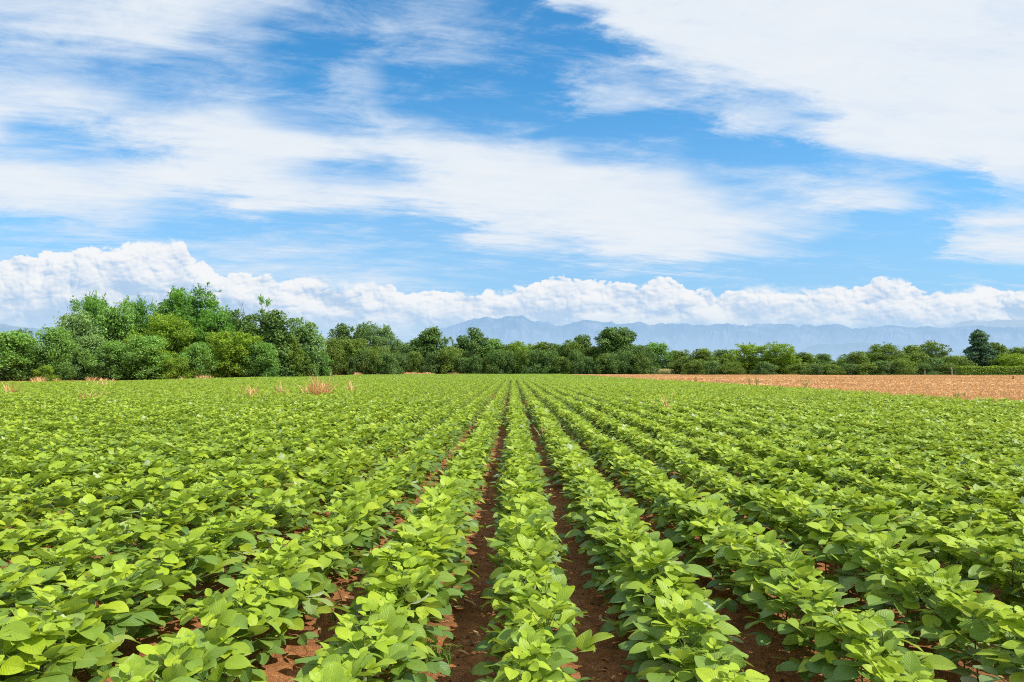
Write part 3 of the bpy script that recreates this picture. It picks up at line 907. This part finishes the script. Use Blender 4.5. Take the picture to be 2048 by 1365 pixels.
# left wood, from the tall feathery trees at the back to the leafy ones along the crop
GL = 'trees of the wood at the left edge of the field'
L_ = [
 ('broadleaf_tree','broad','broad',8,664,58,106,'round leafy tree at the far left edge of the picture, first beside the crop'),
 ('broadleaf_tree','dark','dark',40,660,26,135,'small dark tree crown peeping over the leafy trees at the far left'),
 ('broadleaf_tree','broad','broad',106,656,46,110,'round leafy tree with a bare forked trunk showing, standing left of the tall wood'),
 ('shrub','shrub','bright',90,731,22,104,'low yellow-green bush at the foot of the tree with the bare trunk'),
 ('broadleaf_tree','dark','silver',152,626,42,122,'tall greyish green tree at the left shoulder of the wood'),
 ('feathery_tree','robinia','robinia',188,592,50,138,'feathery tree whose loose top sticks out at the left end of the wood'),
 ('broadleaf_tree','dark','broad',229,606,44,130,'leafy green tree rising behind, just right of the leftmost feathery top'),
 ('broadleaf_tree','broad','broad',222,684,40,114,'rounded leafy tree in front of the left part of the wood, reaching the crop'),
 ('broadleaf_tree','broad','silver',178,672,36,118,'pale green leafy tree in front of the greyish tree'),
 ('feathery_tree','robinia','robinia',275,600,46,136,'feathery green tree between the left top and the tallest tree'),
 ('feathery_tree','robinia','robinia',372,578,74,134,'tallest feathery tree, the highest point of the left wood'),
 ('feathery_tree','robinia','bright',338,630,64,126,'bright yellow-green feathery tree in front of the tallest one'),
 ('broadleaf_tree','broad','broad',292,672,48,116,'broad leafy tree below the bright feathery tree, touching the crop'),
 ('broadleaf_tree','broad','broad',394,686,32,118,'small dense leafy tree under the right side of the tallest tree'),
 ('feathery_tree','robinia','robinia',432,620,56,130,'drooping feathery tree on the right flank of the tallest one'),
 ('feathery_tree','fan','bright',462,664,44,122,'yellow-green spreading tree low on the right flank of the feathery trees'),
 ('shrub','shrub','bright',350,716,30,116,'light green bush beneath the bright feathery tree'),
 ('thin_tree','sparse','robinia',508,590,30,134,'thin open tree poking above the wood with leaves only near its top'),
 ('broadleaf_tree','dark','dark',489,624,36,132,'dark green tree directly below the bare and thin treetops'),
 ('broadleaf_tree','dark','dark',543,624,46,130,'dark rounded tree at the right end of the tall wood'),
 ('broadleaf_tree','broad','broad',522,686,34,122,'small glossy leafy tree in front of the dark rounded tree'),
 ('broadleaf_tree','dark','olive',574,668,34,132,'mid green tree between the dark rounded tree and the pale one'),
 ('broadleaf_tree','dark','silver',612,640,44,138,'pale grey-green tree closing the right end of the left wood'),
 ('broadleaf_tree','broad','olive',598,700,36,134,'low green tree at the foot of the pale grey-green one'),
 ('shrub','shrub','broad',640,706,24,140,'dark bush where the left wood drops to the lower tree belt'),
]
for q in L_: tree(*q, group=GL)
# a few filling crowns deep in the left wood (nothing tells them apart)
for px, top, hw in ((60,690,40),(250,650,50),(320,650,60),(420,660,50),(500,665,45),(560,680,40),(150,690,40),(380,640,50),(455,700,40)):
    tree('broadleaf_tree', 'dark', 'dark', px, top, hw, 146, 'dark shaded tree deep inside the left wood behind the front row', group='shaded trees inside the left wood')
bt = empty('bare_tree', (px_x(480, 158), 158, -.1), 1.0, (px_z(596, 158) * .75,) * 2 + (px_z(596, 158),))
obj('branches', BARE, bt)
tag(bt, 'leafless grey treetop showing above the right half of the left wood', 'tree', GL)

# tree belt across the middle, about 300 m away
GM = 'trees of the belt across the end of the field'
M_ = [
 ('broadleaf_tree','broad','olive',662,677,30,215,'thin grey-olive tree at the left end of the middle belt'),
 ('broadleaf_tree','dark','dark',686,649,27,250,'dark round-topped tree, leftmost of the taller ones in the belt'),
 ('broadleaf_tree','dark','olive',704,678,34,222,'olive green tree in front of the two dark round tops'),
 ('broadleaf_tree','dark','dark',727,647,26,250,'second dark round-topped tree, its crown higher than its neighbour'),
 ('feathery_tree','robinia','silver',762,652,40,245,'wide grey-green feathery tree right of the two dark round tops'),
 ('broadleaf_tree','dark','olive',745,694,34,225,'low mid green tree in front of the wide grey-green one'),
 ('broadleaf_tree','dark','dark',802,687,34,285,'low dark tree in the dip left of the mountain'),
 ('broadleaf_tree','dark','dark',832,678,30,290,'dark tree left of the tall loose one below the mountain foot'),
 ('broadleaf_tree','column','dark',859,656,27,290,'tall loose dark tree standing before the left foot of the mountain'),
 ('thin_tree','sparse','silver',892,672,16,290,'thin see-through tree right of the tall loose dark one'),
 ('broadleaf_tree','dark','olive',902,694,30,284,'low olive tree under the thin see-through one'),
 ('broadleaf_tree','column','dark',924,672,17,296,'slim dark tree with a leaning top below the mountain slope'),
 ('broadleaf_tree','column','dark',951,657,21,288,'narrow dark tree, tallest below the mountain summit'),
 ('broadleaf_tree','dark','broad',983,679,32,290,'mid green tree right of the narrow dark tall one'),
 ('broadleaf_tree','dark','olive',1010,689,28,294,'low even-topped tree right below the mountain summit'),
 ('broadleaf_tree','broad','bright',1034,684,32,286,'lighter green tree straight above the central row'),
 ('broadleaf_tree','dark','olive',1064,689,26,294,'olive tree just right of the central row end'),
 ('broadleaf_tree','dark','olive',1088,685,32,292,'broad olive tree half way along the belt'),
 ('broadleaf_tree','dark','dark',1120,689,30,290,'dark low tree left of the pair with round heads'),
 ('broadleaf_tree','broad','olive',1144,681,28,286,'yellowish olive tree leaning against a dark round head'),
 ('broadleaf_tree','column','dark',1162,671,21,294,'dark tree with a small round head, alone above the belt'),
 ('broadleaf_tree','dark','olive',1185,694,26,286,'low tree in the gap between the round head and the twin tall tree'),
 ('broadleaf_tree','column','dark',1217,658,25,280,'left half of the twin dark tree, the tallest on the right of the belt'),
 ('broadleaf_tree','column','dark',1246,656,28,283,'right half of the twin dark tree, a little fuller'),
 ('broadleaf_tree','dark','dark',1234,700,38,278,'dense dark tree filling in below the twin tall tree'),
 ('broadleaf_tree','broad','dark',1284,692,34,272,'dense dark olive tree that ends the belt at the ochre field'),
 ('broadleaf_tree','broad','broad',1316,686,30,340,'round leafy tree farther back, seen through the gap in the belt'),
 ('broadleaf_tree','dark','olive',1352,702,24,345,'small tree in the gap behind the strip of standing maize'),
]
for q in M_: tree(*q, group=GM)
for i_ in range(26):
    px = 650 + i_ * 25
    tree('shrub', 'shrub', ('dark', 'olive', 'dark')[i_ % 3], px + random.uniform(-8, 8), random.uniform(698, 716), random.uniform(20, 30), 268 if px > 780 else 218, 'dark undergrowth bush between the trunks at the foot of the middle tree belt', 'bush', 'undergrowth bushes of the middle tree belt')
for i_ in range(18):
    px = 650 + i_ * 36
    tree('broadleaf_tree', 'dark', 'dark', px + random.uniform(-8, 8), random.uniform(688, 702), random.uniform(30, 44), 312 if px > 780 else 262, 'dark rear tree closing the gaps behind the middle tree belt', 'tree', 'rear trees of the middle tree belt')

# right: hedge trees beyond the ochre field
GR = 'trees and bushes beyond the ochre field'
R_ = [
 ('broadleaf_tree','dark','olive',1362,701,22,300,'small olive tree behind the maize strip, left of the right-hand hedge'),
 ('broadleaf_tree','broad','olive',1405,698,32,238,'bushy tree at the left end of the hedge beyond the ochre field'),
 ('broadleaf_tree','dark','dark',1446,700,28,246,'darker tree second from the left end of that hedge'),
 ('broadleaf_tree','fan','bright',1497,688,36,228,'bright loose round tree standing above the hedge'),
 ('spreading_tree','fan','bright',1560,687,38,224,'light green tree with branches fanning out like a fountain'),
 ('broadleaf_tree','dark','olive',1607,706,30,228,'olive green tree right of the fountain-like one'),
 ('broadleaf_tree','dark','dark',1646,708,20,330,'small dark far tree in the low gap of the hedge'),
 ('broadleaf_tree','broad','olive',1712,704,28,222,'olive tree right of the low gap in the hedge'),
 ('feathery_tree','robinia','olive',1768,689,42,225,'feathery green tree with a rounded top, left of the bramble mounds'),
 ('broadleaf_tree','dark','olive',1828,692,32,232,'green tree just behind the bramble mounds'),
 ('spreading_tree','fan','olive',1866,684,30,220,'spreading tree with a tufted top left of the dark pine'),
 ('pine_tree','conifer','pine',1959,662,34,205,'blue-green pine tree with a pointed top rising above the hedge'),
 ('broadleaf_tree','column','olive',1995,686,20,215,'slim tree with a yellowish top beside the dark pine'),
 ('broadleaf_tree','broad','olive',2044,696,36,208,'broad tree at the right edge of the picture'),
 ('shrub','shrub','bright',2024,708,34,198,'light green rounded bush right of the pine above the clipped hedge'),
 ('shrub','shrub','olive',1905,712,38,202,'bramble mound between the spreading tree and the pine'),
 ('shrub','shrub','olive',1836,704,34,204,'tallest bramble-covered mound left of the pine'),
 ('shrub','shrub','dark',1870,716,30,198,'dark creeper-covered bush in front of the tallest mound'),
]
for q in R_: tree(*q, group=GR)
for i_, (px, top, hw, mt, lb) in enumerate((
 (1388,720,22,'olive','low olive bush at the left tip of the ochre field hedge'),
 (1425,722,24,'dark','low dark bush below the second tree of the right hedge'),
 (1462,724,24,'olive','low olive bush left of the bright loose tree'),
 (1530,724,26,'dark','dark bush filling the space between the bright and the fountain-like tree'),
 (1598,726,26,'olive','low bush at the right foot of the fountain-like tree'),
 (1632,728,22,'dark','low dark bush just left of the hedge gap'),
 (1662,729,24,'olive','lowest bush, right in the hedge gap'),
 (1695,727,22,'dark','dark green bush right of the hedge gap'),
 (1730,726,26,'olive','olive mound below the tree right of the gap'),
 (1765,722,26,'dark','dark mound below the feathery tree'),
 (1800,718,28,'olive','wide low mound left of the creeper-covered bush'),
 (1848,728,24,'dark','low dark mound beside the leftmost concrete post'),
 (1890,728,20,'olive','low mound behind the taller concrete post'))):
    tree('bush', 'shrub', mt, px, top, hw + 4, 196 if px > 1600 else 214, lb, 'bush', GR)

for i_ in range(19):
    px = 1375 + i_ * 37
    tree('broadleaf_tree', 'dark', ('olive', 'dark')[i_ % 2], px + random.uniform(-8, 8), random.uniform(704, 716) + (8 if 1625 < px < 1690 else 0), random.uniform(26, 36), 245, 'green rear tree closing the gaps behind the right-hand hedge', 'tree', 'rear trees behind the right-hand hedge')

# clipped hedge at the right edge
def hedge(x0, x1, y, h, w):
    r = np.random.default_rng(5); mb = MB(); n = 9000
    P = np.stack([r.uniform(x0, x1, n), r.uniform(-w / 2, w / 2, n), r.uniform(.05, h, n)], 1)
    face = r.integers(0, 3, n)
    P[face == 0, 1] = -w / 2 + r.normal(0, .1, (face == 0).sum()); P[face == 1, 2] = h + r.normal(0, .1, (face == 1).sum()) + .15 * np.sin(P[face == 1, 0] * .8)
    N = np.zeros((n, 3)); N[:, 1] = -.8; N[:, 2] = .5; N[face == 1] = (0, -.1, 1); N += r.normal(size=(n, 3)) * .5
    leaf_cards(mb, P, N, .26, r, np.stack([r.random(n), r.random(n) * .5, P[:, 2] / h], 1))
    V = [(x0, -w * .35, 0), (x1, -w * .35, 0), (x1, w * .35, 0), (x0, w * .35, 0), (x0, -w * .35, h * .9), (x1, -w * .35, h * .9), (x1, w * .35, h * .9), (x0, w * .35, h * .9)]
    mb.add(V, [(0, 1, 5, 4), (1, 2, 6, 5), (2, 3, 7, 6), (3, 0, 4, 7), (4, 5, 6, 7)], (0, 0, 0))
    o = obj('clipped_hedge', mb.mesh('clipped_hedge', [M_T['bright']])); o.location = (0, y, -.05)
    return tag(o, 'long low clipped hedge below the pine at the right edge of the ochre field', 'hedge')
hedge(px_x(1916, 220), px_x(2150, 220), 220, px_z(734, 220), 2.4)

# maize strip seen through the gap
def maize():
    r = np.random.default_rng(9); mb = MB(); n = 9000
    x0, x1 = px_x(1296, 344), px_x(1392, 344)
    P = np.stack([r.uniform(x0, x1, n), r.uniform(338, 390, n), r.uniform(.2, 2.6, n)], 1)
    leaf_cards(mb, P, r.normal(size=(n, 3)) * .6 + np.array((0, -.6, .3)), .35, r, np.stack([P[:, 2] / 2.3, r.random(n), np.zeros(n)], 1), 2.2)
    o = obj('maize_strip', mb.mesh('maize_strip', [tint_material('maize_leaf', (0.06, 0.13, 0.02), (0.75, 0.62, 0.27), 0.2)]))
    return tag(o, 'strip of standing maize with pale tops in the gap right of the tree belt', 'maize', kind='stuff')
maize()

# far woods: bluish low line of tree crowns on the plain
def far_woods():
    r = np.random.default_rng(12); mb = MB()
    for j in range(240):
        az = r.uniform(-.8, .8); d = r.uniform(700, 1800); h = r.uniform(8, 15)
        n = 90; D = r.normal(size=(n, 3)); D /= np.linalg.norm(D, axis=1, keepdims=True)
        P = np.array((az * d, d, h * .5)) + D * np.array((h * 1.6, h, h * .55)); P[:, 2] = np.maximum(P[:, 2], 0)
        leaf_cards(mb, P, D + np.array((0, -.2, .3)), 2.6, r, np.stack([r.random(n), np.full(n, r.random()), np.zeros(n)], 1))
    return tag(obj('distant_woods', mb.mesh('distant_woods', [tree_leaf_material('hazy_leaf', (0.05, 0.10, 0.09), (0.11, 0.17, 0.15), .1)])), 'low bluish far-off woods on the plain behind the hedge gap', 'woods', kind='stuff')  # bluish haze of distance mixed into the leaf colour
far_woods()

# ------------------------------------------------------------------ mountains
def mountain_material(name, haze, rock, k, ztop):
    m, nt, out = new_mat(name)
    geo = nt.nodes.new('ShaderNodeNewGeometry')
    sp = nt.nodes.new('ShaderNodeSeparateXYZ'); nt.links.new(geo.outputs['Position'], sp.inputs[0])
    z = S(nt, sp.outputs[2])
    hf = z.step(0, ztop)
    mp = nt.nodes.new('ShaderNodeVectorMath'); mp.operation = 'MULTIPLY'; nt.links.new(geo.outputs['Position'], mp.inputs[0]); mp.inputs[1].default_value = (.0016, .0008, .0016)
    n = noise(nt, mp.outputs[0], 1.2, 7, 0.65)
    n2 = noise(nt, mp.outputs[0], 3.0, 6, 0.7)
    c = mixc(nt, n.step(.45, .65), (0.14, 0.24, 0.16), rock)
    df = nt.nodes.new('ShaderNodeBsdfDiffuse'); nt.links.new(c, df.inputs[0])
    em = nt.nodes.new('ShaderNodeEmission')  # distance haze put in as a sky-blue glow, strongest at the foot
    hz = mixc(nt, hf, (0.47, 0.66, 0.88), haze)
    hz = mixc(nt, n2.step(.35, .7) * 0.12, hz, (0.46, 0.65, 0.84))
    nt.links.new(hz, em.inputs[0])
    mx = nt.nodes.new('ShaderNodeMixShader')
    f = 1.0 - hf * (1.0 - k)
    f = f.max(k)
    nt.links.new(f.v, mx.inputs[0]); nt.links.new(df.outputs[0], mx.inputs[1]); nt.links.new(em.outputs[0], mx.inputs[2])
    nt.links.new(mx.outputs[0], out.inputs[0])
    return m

def range_mesh(name, prof, d, depth, mat, rough=6.0, seed=0, base=None):
    """a ridge seen side-on: crest at distance d, slopes with spurs falling towards the plain"""
    a = np.arange(prof[0][0], prof[-1][0] + .1, 2.2)
    crest = np.interp(a, [p[0] for p in prof], [p[1] for p in prof])
    jag = (fbm(a * .09 + seed, a * 0 + seed, 5, .68) - .5) * rough * 1.3 + (fbm(a * .022 + seed, a * 0 + 4, 2) - .5) * 6
    jag = jag - np.abs(fbm(a * .35 + seed, a * 0 + 2, 3, .7) - .5) * rough * .5
    H = np.array([px_z(c, d) for c in crest]); JH = -jag * d / F
    H = np.maximum(H, 5)
    nr = 34
    T = np.linspace(0, 1, nr)
    AA, TT = np.meshgrid(a, T, indexing='ij')
    xr = (AA - 1026) / F
    sk = (fbm(AA * .008 + 3, AA * 0 + seed, 2) - .5) * 5
    ridge = np.abs(fbm(AA * .028 + seed * 3 + TT * sk * .8, TT * 1.3 + 5, 5, .6) - .5) * 2.2
    prof_t = TT ** .75
    Zz = H[:, None] * (prof_t - .30 * np.sin(np.pi * TT) * ridge)
    Yy = d - depth * (1 - TT) + depth * .30 * (fbm(AA * .05 + seed, TT * 2, 4) - .5) * np.sin(np.pi * TT)
    Xx = xr * Yy
    V = np.stack([Xx, Yy, Zz - (TT == 0) * 40], -1)
    # the hidden far side
    V[:, :, 2] += JH[:, None] * TT ** 5
    back = V[:, -1].copy(); back[:, 1] += depth * .6; back[:, 2] = -40
    V = np.concatenate([V, back[:, None]], 1)
    nr += 1
    i = np.arange(len(a) - 1)[:, None] * nr + np.arange(nr - 1)[None]
    Fq_ = np.stack([i, i + nr, i + nr + 1, i + 1], -1).reshape(-1, 4)
    return tag(obj(name, make_mesh(name, V.reshape(-1, 3), Fq_, [mat], smooth=False)), kind='structure')

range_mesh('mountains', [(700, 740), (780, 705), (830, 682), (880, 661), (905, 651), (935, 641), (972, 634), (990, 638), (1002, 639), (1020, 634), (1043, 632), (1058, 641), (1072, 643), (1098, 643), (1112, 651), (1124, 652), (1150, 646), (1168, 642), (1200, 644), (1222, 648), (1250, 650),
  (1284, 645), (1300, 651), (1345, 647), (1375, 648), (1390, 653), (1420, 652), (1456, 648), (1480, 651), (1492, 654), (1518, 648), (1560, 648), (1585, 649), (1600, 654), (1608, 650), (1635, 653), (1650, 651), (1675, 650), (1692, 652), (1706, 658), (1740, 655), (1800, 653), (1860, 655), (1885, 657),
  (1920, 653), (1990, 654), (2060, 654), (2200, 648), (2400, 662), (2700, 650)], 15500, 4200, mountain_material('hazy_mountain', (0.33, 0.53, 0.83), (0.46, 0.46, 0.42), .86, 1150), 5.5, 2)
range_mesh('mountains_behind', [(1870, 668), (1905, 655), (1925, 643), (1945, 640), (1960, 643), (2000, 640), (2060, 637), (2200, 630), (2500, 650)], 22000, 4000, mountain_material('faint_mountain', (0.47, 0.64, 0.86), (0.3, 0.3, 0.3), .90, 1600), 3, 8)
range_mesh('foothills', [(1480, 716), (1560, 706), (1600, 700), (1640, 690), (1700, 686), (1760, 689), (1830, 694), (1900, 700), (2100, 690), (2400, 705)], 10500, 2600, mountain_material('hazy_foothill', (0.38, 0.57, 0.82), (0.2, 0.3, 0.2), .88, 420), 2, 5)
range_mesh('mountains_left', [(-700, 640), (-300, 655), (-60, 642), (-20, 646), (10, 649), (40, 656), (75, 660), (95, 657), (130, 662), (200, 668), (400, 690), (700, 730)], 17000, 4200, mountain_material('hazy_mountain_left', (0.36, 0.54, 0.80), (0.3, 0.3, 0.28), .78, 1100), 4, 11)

# ------------------------------------------------------------------ tufts, grasses, posts
def blade(mb, p, az, L, w, droop, rs_, tint, seg=5):
    pts = []
    th = rs_.uniform(.05, .35)
    x = y = 0.0; q = Vector(p); dirz = math.pi / 2 - th
    for i in range(seg + 1):
        f = i / seg
        ww = w * (1 - f) ** .7 * (1 if i else .7)
        side = Vector((-math.sin(az), math.cos(az), 0)) * ww / 2
        pts += [tuple(q - side), tuple(q + side)]
        q = q + Vector((math.cos(az) * math.cos(dirz), math.sin(az) * math.cos(dirz), math.sin(dirz))) * L / seg
        dirz -= droop / seg * (1 + f)
        q.z = max(q.z, .01)
    mb.add(pts, [(2 * i, 2 * i + 1, 2 * i + 3, 2 * i + 2) for i in range(seg)], (tint, 0, 0))

def tuft(name, n, h, spread, w, mat, seed, droop=1.3):
    pr = random.Random(seed); mb = MB()
    for _ in range(n):
        a = pr.uniform(0, 6.28); r_ = spread * pr.random() ** .7
        blade(mb, (math.cos(a) * r_, math.sin(a) * r_ * .6, 0), pr.uniform(0, 6.28), h * pr.uniform(.5, 1.1), w * pr.uniform(.6, 1.3), droop * pr.uniform(.3, 1.5), pr, pr.random())
    return obj(name, mb.mesh(name, [mat]))

GT = 'dry grass tufts standing in the green crop'
for j, (px, by, ty, hw, n, lb) in enumerate((
    (24, 782, 760, 16, 26, 'dry orange tuft in the crop at the far left edge'),
    (183, 794, 775, 22, 26, 'low dry tuft with blades bent sideways, left side of the crop'),
    (203, 768, 757, 24, 26, 'dry tuft close to the foot of the left wood, behind the low bent one'),
    (502, 786, 767, 22, 28, 'bent dry tuft left of the largest one in the crop'),
    (564, 782, 764, 14, 18, 'small upright dry tuft just left of the largest one'),
    (637, 785, 750, 26, 90, 'largest dry orange tuft in the crop, a dense upright bunch'),
    (703, 777, 762, 11, 16, 'small dry tuft just right of the largest one'),
    (1330, 812, 788, 12, 14, 'thin dry tuft alone in the crop on the right half'),
    (1088, 848, 832, 9, 8, 'small dry tuft beside the centre rows'))):
    d = (CAM_H - .45) * F / (by - 741)
    hh = px_z(ty, d)
    o = tuft('dry_grass_tuft', int(n * 1.3), hh * 1.2, hw / F * d * 1.0, .042 * (d / 30 + .5), M_DRY, 40 + j, 1.1)
    o.location = (px_x(px, d), d, 0); tag(o, lb, 'grass tuft', GT)
# dry strips along the edge of the crop
def edge_strip():
    pr = random.Random(77); mb = MB()
    for _ in range(14000):
        px = pr.choice((pr.uniform(0, 640), pr.uniform(620, 1110), pr.uniform(600, 900)))
        if fbm(px * .02, 3.0, 3) < .42 and not 640 < px < 1010: continue
        az = (px - 1026) / F
        d = float(far_limit(az)) + pr.uniform(-2, 6) * (1 if px < 640 else 3)
        big = 1.0 if px < 640 else 1.35
        h = pr.uniform(.2, 1.0) * big * max(.45, min(1.2, (fbm(px * .06, 8.0, 3) - .3) * 3))
        blade(mb, (az * d, d, 0), pr.uniform(0, 6.28), h * 1.2, .10 * big, 1.2, pr, pr.random(), 3)
    return tag(obj('dry_verge_grass', mb.mesh('dry_verge_grass', [M_DRY])), 'dry orange grass along the edge between the crop and the trees', 'dry grass', kind='stuff')
edge_strip()
def verge():
    pr = random.Random(78); mb = MB()
    for _ in range(5000):
        px = pr.uniform(1290, 2080); az = (px - 1026) / F
        d = float(np.interp(az, [.18, .35, .5, .75], [298, 253, 224, 213])) + pr.uniform(-3, 3)
        blade(mb, (az * d, d, 0), pr.uniform(0, 6.28), pr.uniform(.5, 1.1), .10, 1.0, pr, pr.random(), 3)
    for _ in range(2500):
        px = pr.uniform(1000, 1140); az = (px - 1026) / F
        d = 345 + pr.uniform(-4, 3)
        blade(mb, (az * d, d, 0), pr.uniform(0, 6.28), pr.uniform(.7, 1.3), .14, 1.0, pr, pr.random(), 3)
    return tag(obj('green_verge_grass', mb.mesh('green_verge_grass', [tint_material('verge_blades', (0.12, 0.17, 0.03), (0.36, 0.34, 0.13), .2)])), 'pale green verge grass at the foot of the hedge and the tree belt', 'grass', kind='stuff')
verge()

# green grasses between the near rows
for j, (px, by, hgt, n, sp_, lb) in enumerate((
    (872, 1318, .24, 70, .10, 'bushy green grass clump in the furrow left of the centre row'),
    (678, 1235, .26, 14, .07, 'few long thin grass blades beside the second furrow, near the bottom'),
    (938, 1135, .16, 14, .04, 'small grass sprout in the furrow halfway up the left side of the centre row'),
    (740, 1352, .24, 16, .08, 'thin arching grass blades at the bottom edge in the furrow'),
    (1290, 1128, .12, 10, .04, 'little green sprout in the furrow right of the centre row'),
    (200, 985, .62, 7, .05, 'long grass blades arching out of the crop on the left side'),
    (440, 985, .60, 6, .06, 'pair of pale bent grass blades above the crop left of the furrows'),
    (170, 1330, .30, 6, .05, 'single bright grass blade leaning at the lower left corner'))):
    hz_ = 0.0 if hgt < .5 else .25
    d = (CAM_H - hz_) * F / (by - 741)
    o = tuft('grass_clump', n, hgt, sp_, .008, M_GRASS, 140 + j, 1.9)
    o.location = (px_x(px, d), d, .005); tag(o, lb, 'grass', 'green grass clumps among the near rows')
d = (CAM_H - .38) * F / (1112 - 741)
o = tuft('dry_leaf_blades', 7, .52, .05, .03, M_DRY, 160, 1.6); o.location = (px_x(205, d), d, .0)
tag(o, 'two curled dry brown blades lying over the crop on the left foreground', 'dry leaf')

# tall weeds in the ochre field
GW = 'green weeds standing in the ochre field'
for j, (px, by, ty, lb) in enumerate(((1368, 764, 752, 'small weed near the left tip of the ochre field'), (1427, 772, 752, 'leafy weed, left one of a close pair at the ochre field edge'),
    (1461, 773, 752, 'bushy weed, right one of a close pair at the ochre field edge'), (1568, 780, 756, 'tall thin weed in the middle of the ochre field edge'), (1912, 800, 784, 'low weed by the ochre field edge near the right'))):
    d = (CAM_H - .1) * F / (by + 4 - 741)
    mb = MB(); wd = MB(); pr = random.Random(200 + j); r_ = np.random.default_rng(200 + j); H = px_z(ty, d)
    for _ in range(7):
        a, l = pr.uniform(0, 6.28), pr.uniform(.05, .35)
        q = [Vector((0, 0, 0)), Vector((math.cos(a) * l * .4, math.sin(a) * l * .4, H * .5)), Vector((math.cos(a) * l, math.sin(a) * l, H * pr.uniform(.75, 1)))]
        tube(wd, q, [.012, .009, .004], 4)
        P = np.array([q[1].lerp(q[2], pr.random()) if pr.random() < .6 else q[0].lerp(q[1], .4 + .6 * pr.random()) for _ in range(14)]) + r_.normal(size=(14, 3)) * .03
        leaf_cards(mb, P, r_.normal(size=(14, 3)) + np.array((0, -.3, .6)), .045, r_, np.stack([r_.random(14), r_.random(14), np.ones(14)], 1), 1.8)
    t = empty('weed_plant', (max(px_x(px, d), EDGE_X + .5), d, -.02)); obj('foliage', mb.mesh('weed_foliage', [M_T['olive']]), t); obj('stem', wd.mesh('weed_stem', [M_STEM], True), t)
    tag(t, lb, 'weed', GW)

# posts
M_CONC = plain_material('weathered_concrete', (0.30, 0.28, 0.24), (0.42, 0.40, 0.35), 8, .9, .3)
M_WOOD = plain_material('dark_wood', (0.035, 0.028, 0.022), (0.09, 0.07, 0.05), 9, .95, .4)
def post(name, px, by, ty, d, w, mat, lb, cat, hook=True):
    import bmesh
    H = px_z(ty, d); bm = bmesh.new()
    bmesh.ops.create_cube(bm, size=1)
    for v in bm.verts: v.co = Vector((v.co.x * w * (1 - .2 * (v.co.z > 0)), v.co.y * w * (1 - .2 * (v.co.z > 0)), (v.co.z + .5) * H))
    bmesh.ops.bevel(bm, geom=bm.edges[:], offset=w * .12, segments=1, affect='EDGES')
    if hook:
        r_ = bmesh.ops.create_cube(bm, size=1)
        for v in r_['verts']: v.co = Matrix.Rotation(.6, 3, 'Y') @ Vector((v.co.x * w * .7, v.co.y * w * .7, v.co.z * .5)) + Vector((-.14, 0, H + .12))
    me = bpy.data.meshes.new(name); bm.to_mesh(me); bm.free(); me.materials.append(mat)
    o = obj(name, me); o.location = (px_x(px, d), d, -.05); o.rotation_euler = (0, .03, .3)
    return tag(o, lb, cat)
post('concrete_post', 1903, 752, 738, 218, .26, M_CONC, 'taller grey concrete post with a bent top left of the clipped hedge', 'post')
post('concrete_post', 1849, 752, 740, 220, .21, M_CONC, 'shorter grey concrete post among the bramble mounds', 'post', False)
post('wooden_post', 2025, 762, 752, 112, .16, M_WOOD, 'short dark post standing in the ochre field near the right edge', 'post', False)
